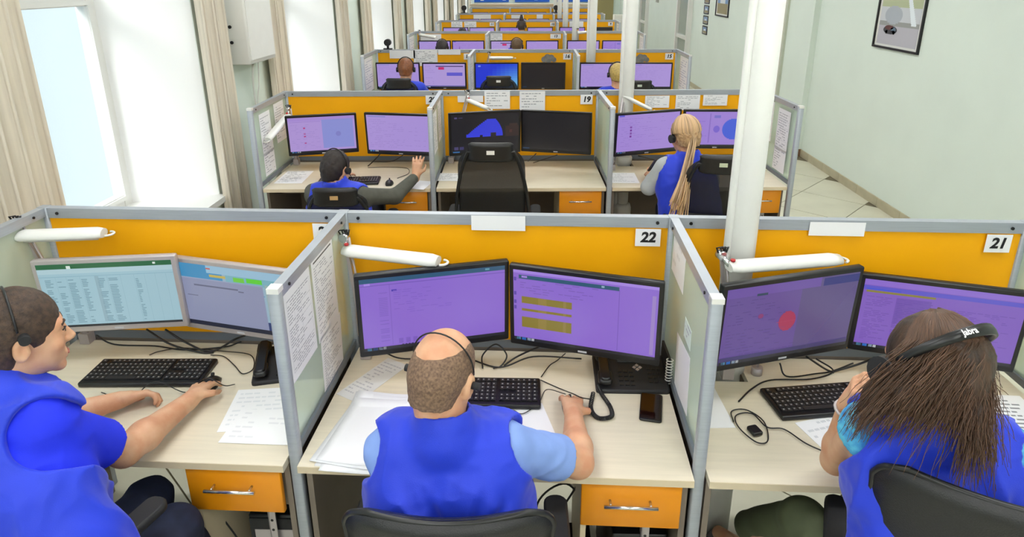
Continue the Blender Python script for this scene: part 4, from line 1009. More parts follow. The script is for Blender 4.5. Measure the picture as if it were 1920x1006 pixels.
tg = [(-1.7, V3(0.774, 1.326, 1.138)), (-1.2, V3(0.776, 1.286, 1.176)), (-.7, V3(0.805, 1.218, 1.224)), (-.2, V3(0.851, 1.204, 1.240)), (.3, V3(0.902, 1.205, 1.240)), (.8, V3(0.926, 1.173, 1.204)), (1.3, V3(0.962, 1.179, 1.186)), (1.7, V3(1.027, 1.292, 1.269))]
for i in range(1700):
    a = g.uniform(-1.7, 1.7); j = max(k for k in range(8) if tg[k][0] <= a or k == 0); j = min(j, 6); f = (a - tg[j][0]) / (tg[j + 1][0] - tg[j][0]); T_ = tg[j][1].lerp(tg[j + 1][1], max(0, min(1, f)))
    T_ = T_ + V3(g.gauss(0, .018), g.gauss(0, .010), g.gauss(0, .030))
    if .5 < a < 1.2 and g.random() < .7: T_ = T_ + V3(g.uniform(-.0, .05), -.01, g.uniform(-.10, .0))
    if -.5 < a < .1 and g.random() < .10: T_ = T_ + V3(0, -.015, g.uniform(-.14, -.02))
    pts = []
    for k in range(5):
        el = 1.45 - k * .24; d = (math.sin(a) * math.cos(el), -math.cos(a) * math.cos(el), math.sin(el)); pts.append(skull(HC, d, .013 + g.uniform(0, .003)))
    last = pts[-1]; ph = g.uniform(0, 6.28); amp = g.uniform(.004, .012); mm = (last + T_) / 2 + (last - cH).normalized() * g.uniform(.0, .022)
    for k in range(1, 17):
        t = k / 16; q = last * (1 - t) ** 2 + mm * 2 * t * (1 - t) + T_ * t * t; pts.append(q + V3(math.sin(ph + t * 14) * amp * min(1, .25 + t), math.cos(ph + t * 12) * amp * .7 * min(1, .2 + t), 0))
    c0 = g.uniform(.8, 1.75); paths.append((pts, g.uniform(.0009, .0018), (lin(76) * c0, lin(52) * c0, lin(36) * c0, 1)))
so3 = strands(pC, HC, bC, paths, .002, HAIRA); tag(so3, kind='stuff')
PHC = .95
hsC = headset(pC, HC, bC, phi=PHC, wide=.013, g=.038, mic=0, cups=(-1,), cup=.036, cy=.030)
pt = skull(HC, (-.30, -math.sin(PHC) * .95, math.cos(PHC) * .95), .0465) - bC
q1 = skull(HC, (-.05, -math.sin(PHC), math.cos(PHC)), .0465) - bC; tx = (q1 - pt).normalized(); nn = (pt + bC - (HC @ V3(0, -.012, .028))).normalized(); nn = (nn - tx * nn.dot(tx)).normalized(); ty = nn.cross(tx)
lt = text('Jabra', .019, None, None, WINK, hsC, .03, .0); lt.matrix_local = Matrix(((tx.x, ty.x, nn.x, pt.x), (tx.y, ty.y, nn.y, pt.y), (tx.z, ty.z, nn.z, pt.z), (0, 0, 0, 1)))
m = MB(); P = skC['wrL']; m.tube([V3(P) - bC + V3(.030 * math.cos(t), .030 * math.sin(t), -.015 + .008 * math.sin(t)) for t in [i * math.pi / 8 for i in range(17)]], .005, 6); m.build('wristwatch', SIL, pC)

# ------------------------------------------------------------------ office chairs
MESHF = bpy.data.materials.new('black_see_through_mesh'); MESHF.use_nodes = True
_nt = MESHF.node_tree; _b = _nt.nodes['Principled BSDF']; _b.inputs['Base Color'].default_value = C(20, 20, 22); _b.inputs['Roughness'].default_value = .6
_t = _nt.nodes.new('ShaderNodeBsdfTransparent'); _x = _nt.nodes.new('ShaderNodeMixShader'); _x.inputs[0].default_value = .74
_nt.links.new(_t.outputs[0], _x.inputs[1]); _nt.links.new(_b.outputs[0], _x.inputs[2]); _nt.links.new(_x.outputs[0], _nt.nodes['Material Output'].inputs[0])
def pad(mb, wf, z0, z1, yb, lean, curve, th, nv=32, nh=14):
    """curved upholstered back; wf(v)=half width at height fraction v; faces +y"""
    rings = []
    for i in range(nv + 1):
        v = i / nv; z = z0 + (z1 - z0) * v; w_ = wf(v); e = th * (1 if 0 < i < nv else .35); ring = []
        for j in range(nh + 1):
            u = -1 + 2 * j / nh; x = u * w_; tt = e * math.sqrt(max(.06, 1 - u ** 6)) / 2; ring.append(V3(x, yb - lean * v + curve * x * x + tt, z))
        for j in range(nh, -1, -1):
            u = -1 + 2 * j / nh; x = u * w_; tt = e * math.sqrt(max(.06, 1 - u ** 6)) / 2; ring.append(V3(x, yb - lean * v + curve * x * x - tt, z))
        rings.append(ring)
    mb.rings(rings)
def rr(v, w, rt, rb, h):
    """half width of a rounded rectangle at height fraction v"""
    y = v * h
    if y > h - rt: return w - rt + math.sqrt(max(0, rt * rt - (y - (h - rt)) ** 2)) + .004
    if y < rb: return w - rb + math.sqrt(max(0, rb * rb - (rb - y) ** 2)) + .004
    return w
def chair(loc, rz, label, kind='leather', top=1.0, bw=.235, tag_col=None, arms=True, grp='black office chairs', cup=1.0, armz=.645):
    root = empty('office_chair', (loc[0], loc[1], 0), rz, label, 'chair', grp)
    m = MB(); M = Matrix.Identity(4); m.rbox((-.235, -.21, .42), (.235, .25, .49), .08, seg=5); m.rbox((-.215, -.19, .485), (.215, .23, .505), .08, seg=5); m.build('seat', FAB if kind == 'mesh' else LEA, root)
    yb = -.235; hh = top - .56
    if kind == 'leather':
        m = MB(); pad(m, lambda v: rr(v, bw, .075, .06, hh), .56, top, yb, .05, 1.0, .055); bk = m.build('backrest', LEA, root)
        m = MB(); P = []
        for k in range(41):
            s_ = k / 40 * 2 - 1; v = 1 - abs(s_) ** 6 * .85; x = math.copysign(rr(v, bw, .075, .06, hh), s_) if abs(s_) > .55 else s_ / .55 * (bw - .06)
            v = 1.0 if abs(s_) <= .55 else v
            P.append(V3(x, yb - .05 * v + x * x - .002, .56 + hh * v - .002))
        m.tube(P, .008, 8); m.build('piping', BLK, bk)
    else:
        m = MB(); pad(m, lambda v: bw * (.80 + .34 * v - .30 * v * v) if v < .8 else bw * (.80 + .34 * v - .30 * v * v) * math.sqrt(max(.10, 1 - ((v - .8) / .2) ** 2 * .62)), .56, top - .03, yb, .06, .9, .012); bk = m.build('backrest', MESHF, root)
        m = MB(); P = []
        for k in range(31):
            a = math.pi * k / 30; x = bw * 1.0 * math.cos(a) * (1 if k not in (0, 30) else .95); z = .62 + (top - .68) * min(1, math.sin(a) * 1.25) ; v = (z - .56) / hh; P.append(V3(x, yb - .06 * v + .9 * x * x - .008, z))
        m.tube(P, .011, 8); m.build('back_frame', BLK, bk)
        m = MB(); pad(m, lambda v: rr(v, .135, .02, .03, .14), top - .12, top, yb - .055, .005, .8, .05, 10); hr = m.build('headrest', LEA, root)
        m = MB(); pad(m, lambda v: bw * .85, .66, .74, yb - .03, .01, .9, .03, 5); m.build('lumbar_pad', BLKM, root)
    if tag_col:
        zt = top - (.055 if kind != 'leather' else .075); yt = yb - .0285 - (.05 if kind == 'leather' else .058)
        if kind == 'leather':
            m = MB(); m.color(tag_col); m.box((.02 if cup > 0 else -.05, yt - .003, zt - .012), (.02 + .15 if cup > 0 else .05, yt + .0, zt + .012))
            g = random.Random(4); R = textlines(g, .08, .25, .95, .9, 1, C(40, 40, 44), .9, .7, (.05, .1)); canvas(m, .14 if cup > 0 else .09, .022, R, Matrix.Translation((.095 if cup > 0 else 0, yt - .003, zt - .011)))
            m.build('label', PRINT, bk)
        else:
            m = MB(); m.color(tag_col); m.box((-.024, yt - .001, zt - .012), (.024, yt + .004, zt + .012)); m.build('label', PRINT, hr)
    m = MB(); m.tube([(0, -.05, .40), (0, -.28, .40), (0, -.30, .46), (0, -.275, .72)], .020, 8); m.build('back_bracket', BLK, root)
    if arms:
        for x in (-1, 1):
            m = MB(); m.tube([(x * .19, .05, .43), (x * .27, .05, .43), (x * .275, .04, .50), (x * .275, .02, armz)], .018, 8); m.rbox((x * .275 - .035, -.13, armz), (x * .275 + .035, .14, armz + .03), .03, seg=4); m.build('armrest', BLKM, root)
    m = MB(); m.cyl((0, 0, .10), (0, 0, .42), .027, 16); m.cyl((0, 0, .40), (0, 0, .425), .09, 16); m.build('gas_lift', BLK, root)
    for k in range(5):
        a = 2 * math.pi * k / 5 + .3; d = V3(math.cos(a), math.sin(a), 0); m = MB(); m.tube([V3(0, 0, .11) + d * .02, V3(0, 0, .10) + d * .15, V3(0, 0, .075) + d * .29], .020, 8, .012); lg = m.build('leg', BLK, root)
        m = MB(); c = d * .29 + V3(0, 0, .028); t = V3(-d.y, d.x, 0); m.cyl(c - t * .02, c + t * .02, .0275, 16); m.build('caster', BLK, lg)
    return root
chair((-.195, 1.435), .02, 'black faux leather chair in front, behind the man with the bald crown', top=.985, bw=.245, tag_col=C(170, 172, 172), cup=0)
chair((1.12, 1.36), -.42, 'black faux leather chair with a white label behind the long-haired woman', top=1.105, bw=.25, tag_col=C(196, 200, 196), cup=1)
chair((-1.345, 1.40), -.30, 'black chair whose armrest shows beside the man in profile', top=.84, bw=.22, armz=.73)
chair((-1.20, 3.99), .05, 'low black chair with a tan label under the second row man', 'mesh', top=.955, bw=.21, tag_col=C(196, 160, 110))
chair((-.245, 4.10), .0, 'tall empty black mesh chair with a white label left of sign 19', 'mesh', top=1.21, bw=.235, tag_col=C(232, 232, 230))
chair((1.19, 4.13), -.1, 'black chair with a small label behind the braided woman', 'mesh', top=1.13, bw=.235, tag_col=C(196, 206, 180))
chair((-1.45, 7.36), .0, 'black chair under the red-haired head in the third row', 'mesh', top=1.13, bw=.235)
chair((-.36, 7.40), .0, 'black chair with a white label before the bright blue monitor', 'mesh', top=1.15, bw=.235, tag_col=C(220, 220, 220))
chair((1.17, 7.42), .0, 'black chair with a pale label right of the second column', 'mesh', top=1.10, bw=.225, tag_col=C(190, 200, 190))

# ------------------------------------------------------------------ keyboards, mice, phones
def keyboard(x, y, ang, label, w=.44, d=.165):
    root = empty('keyboard', (x, y, ZD + .001), ang, label, 'keyboard', 'black keyboards')
    m = MB(); S = Matrix.Rotation(math.radians(2.2), 4, 'X'); m.rbox((-w / 2, -d / 2, 0), (w / 2, d / 2, .018), .008, seg=2); m.build('case', BLK, root)
    m = MB(); cw = (w - .024) / 22.5; rh = (d - .034) / 6.2
    lg = MB(); lg.color(C(150, 150, 150))
    for r in range(6):
        y0 = d / 2 - .012 - (r + 1) * rh - (.004 if r > 0 else 0); c = 0
        while c < 22.4:
            if 15 <= c < 15.4 or 18.2 <= c < 18.5: c += .3; continue
            wk = 1
            if r == 5 and 3.7 < c < 4.2: wk = 6
            if r == 0 and abs(c - 1) < .01: c += 1; continue
            if r in (3,) and 14.9 < c < 18.3: c += 1; continue
            x0 = -w / 2 + .012 + c * cw; m.box((x0 + .0012, y0 + .0012, .017), (x0 + wk * cw - .0012, y0 + rh - .0012, .0225))
            if wk == 1: lg.box((x0 + cw * .30, y0 + rh * .42, .0224), (x0 + cw * .58, y0 + rh * .68, .0227))
            c += wk
    tag(m.build('keys', KEY, root), kind='stuff'); tag(lg.build('key_legends', PRINT, root), kind='stuff')
    return root
keyboard(-1.413, 2.050, .03, 'black keyboard in front of the spreadsheet monitor'); keyboard(-.190, 1.955, .0, 'black keyboard half hidden by the man with the bald crown', .455)
keyboard(1.045, 1.945, .14, 'black keyboard left of the long-haired woman', .45); keyboard(-1.32, 4.475, .10, 'small dark keyboard beside the second row man', .44)
def mouse(x, y, a, label):
    m = MB(); R = []
    for i in range(9):
        t = i / 8; z = .034 * math.sin(math.pi * min(1, .12 + t * .88)) ** .6; w_ = .030 * math.sin(math.pi * (.08 + .84 * t)) ** .4; yy = -.052 + .104 * t
        R.append([V3(w_ * math.cos(q), yy, max(0, z * math.sin(q))) for q in [math.pi * k / 10 for k in range(11)]])
    m.rings(R); root = empty('computer_mouse', (x, y, ZD + .001), a, label, 'mouse', 'black computer mice'); m.build('shell', BLK, root)
    m = MB(); m.cyl((-.004, .026, .031), (.004, .026, .031), .007, 12); m.build('scroll_wheel', BLKM, root); return root
mouse(-1.018, 4.437, .1, 'black mouse on the second row desk by the raised hand'); mouse(-1.155, 1.985, .0, 'dark mouse under the hand of the man in profile'); mouse(.140, 1.885, .1, 'dark mouse under the hand of the man with the bald crown')
def desk_phone(x, y, a, label, cord=None):
    root = empty('desk_phone', (x, y, ZD + .001), a, label, 'telephone', 'black desk telephones'); T = Matrix.Rotation(.16, 4, 'X')
    m = MB(); m.rbox((-.13, -.10, .004), (.13, .10, .030), .012, T @ Matrix.Identity(4)); m.box((-.12, .07, 0), (.12, .095, .03)); m.build('base', BLKM, root)
    m = MB()
    m.rbox((-.122, -.09, .040), (-.072, -.025, .062), .015, T); m.rbox((-.122, .030, .040), (-.072, .095, .062), .015, T); m.rbox((-.115, -.085, .052), (-.079, .09, .070), .012, T); m.build('handset', BLK, root)
    m = MB(); m.color(C(78, 84, 92)); m.box((-.04, .045, .031), (.09, .09, .0325), T); m.build('display', PRINT, root)
    m = MB()
    for i in range(4):
        for j in range(3): m.box((-.045 + j * .02, -.075 + i * .022, .030), (-.031 + j * .02, -.062 + i * .022, .034), T)
    for i in range(4):
        for j in range(3): m.box((.062 + j * .018, -.06 + i * .022, .030), (.074 + j * .018, -.05 + i * .022, .033), T)
    tag(m.build('buttons', KEY, root), kind='stuff')
    m = MB(); D = T @ Matrix.Translation((.028, .015, .032)) @ Matrix.Rotation(math.pi / 4, 4, 'Z'); m.box((-.013, -.013, 0), (-.002, -.002, .003), D); m.box((.002, -.013, 0), (.013, -.002, .003), D); m.box((-.013, .002, 0), (-.002, .013, .003), D); m.box((.002, .002, 0), (.013, .013, .003), D); m.build('navigation_key', SIL, root)
    return root
ph = desk_phone(.365, 2.075, .0, 'black desk telephone under the yellow-bar monitor of booth 22')
def coil(pts, R, n, r, nm, m_, label, cat, parent=None):
    P = bez(pts, 10); out = []; L = len(P) - 1; N = n * 10
    for i in range(N + 1):
        t = i / N * L; k = min(int(t), L - 1); p = P[k].lerp(P[k + 1], t - k); d = (P[k + 1] - P[k]).normalized(); a = d.orthogonal().normalized() if abs(d.z) > .9 else d.cross(V3(0, 0, 1)).normalized(); b = d.cross(a)
        q = 2 * math.pi * i / 10; out.append(p + a * R * math.cos(q) + b * R * math.sin(q))
    m = MB(); m.tube(out, r, 5); o = m.build(nm, m_, parent)
    if label: tag(o, label, cat)
    return o
cpts = [V3((0.222, 1.959, 0.765)) , V3((0.207, 1.875, 0.760)), V3((0.227, 1.825, 0.760)), V3((0.271, 1.834, 0.760)), V3((0.273, 1.885, 0.760)), V3((0.251, 1.953, 0.763)), V3((0.239, 1.986, 0.775))]
coil([p - V3(.365, 2.075, ZD + .001) for p in cpts], .0058, 60, .0022, 'handset_cord', BLK, None, None, ph)
ph2 = desk_phone(-.905, 2.115, .25, 'black desk telephone behind the divider of the left front booth')
# smartphone
sp = empty('smartphone', (.413, 1.893, ZD + .0005), -.20, 'black smartphone lying on the desk of booth 22', 'phone')
m = MB(); m.rbox((-.037, -.076, 0), (.037, .076, .009), .009, seg=4); m.build('body', BLK, sp)
m = MB(); m.rbox((-.034, -.068, .0088), (.034, .070, .0094), .005, seg=3); m.build('glass', mat('dark_red_black_glass', C(30, 12, 10), .08), sp)
# spiral calendar
cal = empty('desk_calendar', (.498, 2.03, ZD + .001), 0, 'dark calendar with a white spiral spine beside the telephone', 'calendar')
m = MB(); m.box((-.004, .004, 0), (.004, .13, .105)); m.build('card', BLKM, cal)
for i in range(9):
    m = MB(); z = .008 + i * .0115; m.tube([V3(.012 * math.cos(q), .012 * math.sin(q), z + .001 * q) for q in [2 * math.pi * k / 10 for k in range(10)]], .0022, 5); m.build('ring', WPL, cal)
# ------------------------------------------------------------------ swing-arm lamps
def lamp(a, b, foot, label, arm=True, red=True, r=.034, jt=None):
    a = V3(a); b = V3(b); root = empty('desk_lamp', foot, 0, label, 'lamp', 'white swing-arm tube lamps'); f = V3(foot)
    d = (b - a).normalized(); sd = d.cross(V3(0, 0, 1)).normalized(); up_ = sd.cross(d); A_, B_ = a - f, b - f; L = (b - a).length
    m = MB(); R = []
    for i in range(13):
        t = i / 12; k = 1.0
        if i == 0: k = .7
        if i == 12: k = .8
        c = A_ + d * L * t; R.append([c + sd * math.cos(q) * r * 1.05 * k + up_ * (math.sin(q) * r * (.75 if math.sin(q) > 0 else .45)) * k for q in [2 * math.pi * s_ / 16 for s_ in range(16)]])
    m.rings(R); m.build('shade', WPL, root)
    m = MB(); c = B_ + d * .012; m.tube([c + sd * .022 * math.cos(q) + d * .022 * math.sin(q) for q in [math.pi * s_ / 12 for s_ in range(13)]], .0045, 6); m.build('end_loop', WPL, root)
    m = MB(); m.box(A_ + d * .02 - sd * .016 - up_ * r * .47, A_ + d * .02 - sd * .016 - up_ * r * .47 + V3(.001, .001, .001)); 
    m = MB(); c = A_ + d * (L * .5) - up_ * r * .46; m.tube([c - d * L * .42, c + d * L * .42], .008, 8); m.build('tube', mat('lamp_tube_glass', C(235, 235, 235), .2), root)
    if red: m = MB(); m.cyl(A_ + d * .012 + up_ * r * .70, A_ + d * .012 + up_ * (r * .78 + .004), .008, 12); m.build('switch', RED, root)
    j = V3(jt) - f if jt else A_ + V3(0, .02, .045)
    m = MB(); m.cyl(j - sd * .014, j + sd * .014, .017, 16); m.tube([j, A_ + d * .01], .009, 8); m.build('joint', CHR, root)
    m = MB()
    for q in range(3): m.tube([j + V3(.01 * q - .01, 0, .004), j + V3(.014 * q - .02, -.004, .028), j + V3(.01 * q, 0, .03), j + V3(.012, 0, .002)], .0035, 6)
    m.build('spring', BLK, root)
    if arm:
        m = MB(); m.tube([j, V3(0, 0, .02)], .009, 4, smooth=False); m.tube([j + V3(.016, 0, 0), V3(.016, 0, .02)], .005, 6); m.build('arm', SIL, root)
        m = MB(); m.box((-.02, -.02, .0), (.02, .02, .045)); m.cyl((0, -.0, .045), (0, 0, .07), .012, 10); m.build('clamp', SIL, root)
    return root
lamp((-0.684, 2.180, 1.200), (-0.324, 2.088, 1.200), (-0.635, 2.188, 0.752), 'white tube lamp over the left monitor of booth 22')
lamp((-1.892, 2.168, 1.250), (-1.586, 2.206, 1.250), (-1.796, 2.271, 0.752), 'white tube lamp at the left edge above the spreadsheet monitor', red=False)
lamp((0.664, 2.016, 1.220), (1.083, 2.136, 1.200), (0.722, 2.084, 0.752), 'white tube lamp across the nearest column', jt=(0.648, 2.054, 1.250))
lamp((-1.826, 4.780, 1.180), (-1.869, 4.450, 1.070), (-1.864, 4.943, 0.752), 'white tube lamp turned toward the window in the second row', r=.03)
lamp((-0.498, 5.000, 1.260), (-0.331, 4.900, 1.209), (-0.641, 5.010, 0.752), 'white tube lamp folded above the dark monitors of the second row', r=.022)
lamp((0.708, 5.000, 1.291), (0.908, 4.900, 1.203), (0.623, 4.830, 0.752), 'grey swing-arm lamp beside the second column', r=.018, red=False)
lamp((-0.525, 8.100, 1.228), (-0.230, 8.100, 1.228), (-0.613, 8.150, 0.921), 'slim white tube lamp in the third row middle booth', red=False, r=.03)
lamp((-1.890, 11.150, 1.273), (-1.583, 11.000, 1.233), (-1.906, 11.200, 1.102), 'white tube lamp with a red end in the fourth row', r=.04)
lamp((0.755, 11.100, 1.299), (0.905, 11.100, 1.315), (0.764, 11.150, 1.104), 'small pale lamp by the third column in the fourth row', r=.03, red=False)
# webcams standing on screen tops
def webcam(px, py, base, label, s=1.0, r=2):
    root = empty('webcam', base, 0, label, 'webcam', 'dark webcams on the screen tops')
    m = MB(); m.box((-.05 * s, -.022, .0), (.05 * s, .022, .012)); m.tube([(0, 0, .01), (0, 0, .05 * s)], .014 * s, 8); m.build('clip', BLK, root)
    m = MB(); m.tube([(0, -.03 * s, .075 * s), (0, -.02 * s, .075 * s), (0, .02 * s, .075 * s), (0, .03 * s, .075 * s)], .038 * s, 16); m.build('body', BLKM, root)
    m = MB(); m.cyl((0, -.031 * s, .075 * s), (0, -.036 * s, .075 * s), .018 * s, 14); m.build('lens', BLK, root)
    return root
webcam(0, 0, (-1.80, 8.26, ZP + .001), 'black webcam on the left end of the third row screen', 1.1)
webcam(0, 0, (-1.77, 17.55, ZP + .001), 'black webcam on the left end of the sixth row screen', 1.7)
webcam(0, 0, (.62, 17.55, ZP + .001), 'black and white webcam on the sixth row screen near the columns', 1.7)

# ------------------------------------------------------------------ loose papers on the desks
flat('upper of two overlapping white sheets right of the man in profile', .20, .23, -.93, 1.86, .12, 201, n=8, ink=C(222, 224, 228))
flat('lower white sheet overlapping another on the left front desk', .25, .17, -.86, 1.765, -.03, 202, z=ZD + .0015, n=6, ink=C(224, 224, 228))
flat('long narrow form under the left monitor of booth 22', .10, .27, -.575, 2.04, -.52, 203, n=12, ink=C(190, 190, 196), pcol=C(222, 222, 222))
flat('white sheet under the right arm of the man with the bald crown', .21, .24, -.03, 1.77, .25, 204, n=0)
flat('white sheet standing below the dim monitor at the glass divider', .12, .25, .605, 1.92, .05, 205, n=0)
flat('small white note left of the long-haired woman', .17, .14, .975, 1.785, .3, 206, n=4, ink=C(210, 212, 216))
flat('printed sheet right of the long-haired woman', .21, .30, 1.60, 1.85, -.06, 207, n=12, ink=C(140, 142, 146))
flat('printed sheet at the window end of the second row desk', .20, .32, -1.765, 4.60, .04, 208, n=14, ink=C(150, 152, 156))
flat('small white sheet under the raised hand in the second row', .14, .20, -.80, 4.42, -.2, 209, n=0)
flat('pale sheet left of the tall mesh chair', .18, .2, -.60, 4.62, .0, 210, n=8, ink=C(170, 172, 178)); flat('pale sheet at the second column on the desk', .2, .26, .68, 4.62, .0, 211, n=8, ink=C(200, 200, 204))
# curled stack hanging over the desk edge of booth 22
st = empty('paper_stack', (-.52, 1.74, ZD), 0, 'curled stack of white sheets hanging over the desk edge of booth 22', 'paper')
ye = rw_(0, -.52, ROWS[0]['d']).y - 1.74
for q, (dx, dy, an, zz) in enumerate(((0, 0, -.13, .001), (.012, -.015, -.08, .004), (-.010, .006, -.19, .007), (.004, .012, -.15, .010))):
    m = MB(); rows = []; ca_, sa_2 = math.cos(an), math.sin(an)
    for i in range(15):
        v = -.165 + .33 * i / 14; row = []
        for j in range(9):
            u_ = -.11 + .22 * j / 8; X = u_ * ca_ - v * sa_2 + dx; Y = u_ * sa_2 + v * ca_ + dy
            z = zz + .010 * max(0, (j - 4) / 4) ** 2 + .02 * max(0, (i - 11) / 3) ** 2
            over = max(0, ye - Y); z -= over * over * (1.2 + .6 * q) - .0; row.append(V3(X, Y, z))
        rows.append(row)
    m.color(PAPER); m.rings(rows, closed=False, caps=False); o = m.build('sheet', PRINT, st); md = o.modifiers.new('thick', 'SOLIDIFY'); md.thickness = .0012

# ------------------------------------------------------------------ cables
def cable(label, pts, r=.003, m_=None, lift=True, n=8, grp='black cables lying on the desks'):
    m = MB(); m.tube(bez(pts, n), r, 6); o = m.build('cable', m_ or BLK); return tag(o, label, 'cable', grp)
CB = .757
cable('black cable sagging under the spreadsheet monitor', [(-1.734, 2.241, 0.800), (-1.669, 2.245, 0.757), (-1.501, 2.237, 0.757), (-1.369, 2.212, 0.757), (-1.219, 2.236, 0.757), (-1.149, 2.239, 0.780)])
cable('black cable from the spreadsheet monitor to the desk grommet', [(-1.522, 2.240, 0.830), (-1.419, 2.213, 0.780), (-1.296, 2.195, 0.757), (-1.244, 2.196, 0.757)], .004)
cable('black cable crossing toward the telephone in the left front booth', [(-1.447, 2.241, 0.830), (-1.362, 2.226, 0.780), (-1.258, 2.203, 0.757), (-1.181, 2.255, 0.780), (-1.119, 2.221, 0.820)], .004)
cable('thin cable of the keyboard of the man in profile', [(-1.485, 2.171, 0.757), (-1.458, 2.199, 0.757), (-1.375, 2.224, 0.757), (-1.205, 2.205, 0.757), (-1.089, 2.180, 0.757), (-1.041, 2.090, 0.757), (-1.066, 2.054, 0.757), (-1.119, 2.106, 0.757), (-1.188, 2.167, 0.757), (-1.245, 2.177, 0.757)], .002)
cable('headset lead across the wrist of the man in profile', [(-1.520, 1.928, 0.757), (-1.365, 1.840, 0.790), (-1.324, 1.934, 0.800), (-1.217, 1.935, 0.757), (-1.125, 1.910, 0.835), (-1.068, 1.918, 0.800), (-1.067, 1.987, 0.757)], .0018)
cable('loop of black cable behind the head of the man with the bald crown', [(-0.178, 2.110, 0.757), (-0.181, 2.165, 0.780), (-0.131, 2.177, 0.820), (-0.089, 2.151, 0.790), (-0.109, 2.130, 0.757), (-0.138, 2.111, 0.757)], .003)
cable('black cable rising to the yellow-bar monitor', [(-0.099, 2.130, 0.757), (-0.049, 2.157, 0.780), (0.032, 2.145, 0.830), (0.081, 2.116, 0.860)], .0035)
cable('pair of cables under the monitors of booth 22', [(-0.555, 2.143, 0.800), (-0.481, 2.168, 0.757), (-0.277, 2.188, 0.757), (-0.118, 2.119, 0.757), (0.012, 2.158, 0.780), (0.197, 2.184, 0.757)], .003)
cable('cable running from the keyboard to behind booth 22', [(0.041, 2.060, 0.757), (0.073, 2.134, 0.757), (0.104, 2.171, 0.757), (0.137, 2.220, 0.757)], .002)
cable('headset lead under the hand of the man with the bald crown', [(0.039, 2.040, 0.757), (0.107, 1.989, 0.757), (0.146, 1.877, 0.815), (0.174, 1.878, 0.800), (0.212, 1.930, 0.757)], .002)
cable('thin wavy lead below the keyboard of booth 22', [(-0.143, 1.885, 0.757), (-0.105, 1.843, 0.757), (-0.060, 1.864, 0.757), (-0.024, 1.845, 0.757), (0.030, 1.904, 0.757), (0.059, 1.982, 0.757), (0.121, 1.897, 0.800)], .0016)
cable('mouse lead looping under the second row monitor', [(-0.985, 4.560, 0.757), (-0.925, 4.686, 0.757), (-0.968, 4.832, 0.757), (-1.128, 4.859, 0.757), (-1.271, 4.842, 0.757)], .0025)
cable('black cable below the plain lilac monitor', [(-1.164, 4.887, 0.870), (-1.251, 4.947, 0.780), (-1.282, 4.888, 0.757)], .004); cable('black cable at the right of the plain lilac monitor', [(-0.972, 4.840, 0.870), (-1.103, 4.949, 0.780), (-1.269, 5.014, 0.757)], .003)
cable('black cable under the blank monitor of the second row', [(0.036, 4.855, 0.870), (-0.026, 5.050, 0.757)], .004); cable('second cable under the blank monitor', [(0.199, 4.825, 0.870), (0.017, 5.002, 0.757)], .003)
cable('black cable below the monitor with the red column of marks', [(0.812, 4.803, 0.870), (1.042, 5.066, 0.757), (1.106, 4.942, 0.800)], .004)
cable('heavy loops of cable behind the keyboard of booth 21', [(0.917, 2.105, 0.800), (0.941, 2.085, 0.757), (1.055, 2.105, 0.757), (1.121, 2.123, 0.757), (1.187, 2.111, 0.800)], .003)
cable('keyboard cable curving along the desk of booth 21', [(0.720, 1.930, 0.757), (0.790, 2.006, 0.757), (0.874, 2.060, 0.757), (1.022, 2.070, 0.757), (1.125, 2.123, 0.757), (1.062, 2.137, 0.800)], .003)
cable('black cable dropping from the dim monitor', [(0.986, 2.054, 0.860), (1.081, 2.105, 0.780), (1.121, 2.113, 0.757)], .004); cable('black cable rising to the monitor of booth 21', [(1.124, 2.120, 0.757), (1.221, 2.136, 0.780), (1.263, 2.117, 0.820)], .004)
lp = [(0.670, 1.820, 0.757), (0.681, 1.876, 0.757), (0.733, 1.883, 0.757), (0.770, 1.823, 0.757), (0.752, 1.731, 0.757), (0.713, 1.722, 0.757), (0.679, 1.793, 0.757), (0.689, 1.854, 0.757), (0.745, 1.864, 0.757), (0.771, 1.796, 0.757), (0.823, 1.786, 0.757), (0.865, 1.721, 0.757), (0.907, 1.683, 0.757)]
cable('coiled thin headset lead on the desk of booth 21', lp, .0022)
m = MB(); p = V3((0.725, 1.775, 0.752)); m.rbox((-.018, -.022, 0), (.018, .022, .014), .008, seg=4); o = m.build('inline_control', BLK, None, p, (0, 0, .3)); tag(o, 'small black headset control box in the coiled lead', 'control')
cable('dark cable hanging under the left front desk', [(-1.075, 1.750, 0.542), (-1.073, 1.750, 0.430), (-1.025, 1.750, 0.315), (-0.996, 1.750, 0.244)], .003)
m = MB(); m.cyl((0, 0, 0), (0, 0, .03), .02, 16); m.tube([(.0, 0, .03), (.0, .0, .05), (.02, 0, .06)], .006, 8); o = m.build('monitor_foot', SIL, None, (0.839, 2.110, 0.750)); tag(o, 'silver monitor foot on the desk of booth 21', 'stand')  # grey foot of a monitor stand on the desk

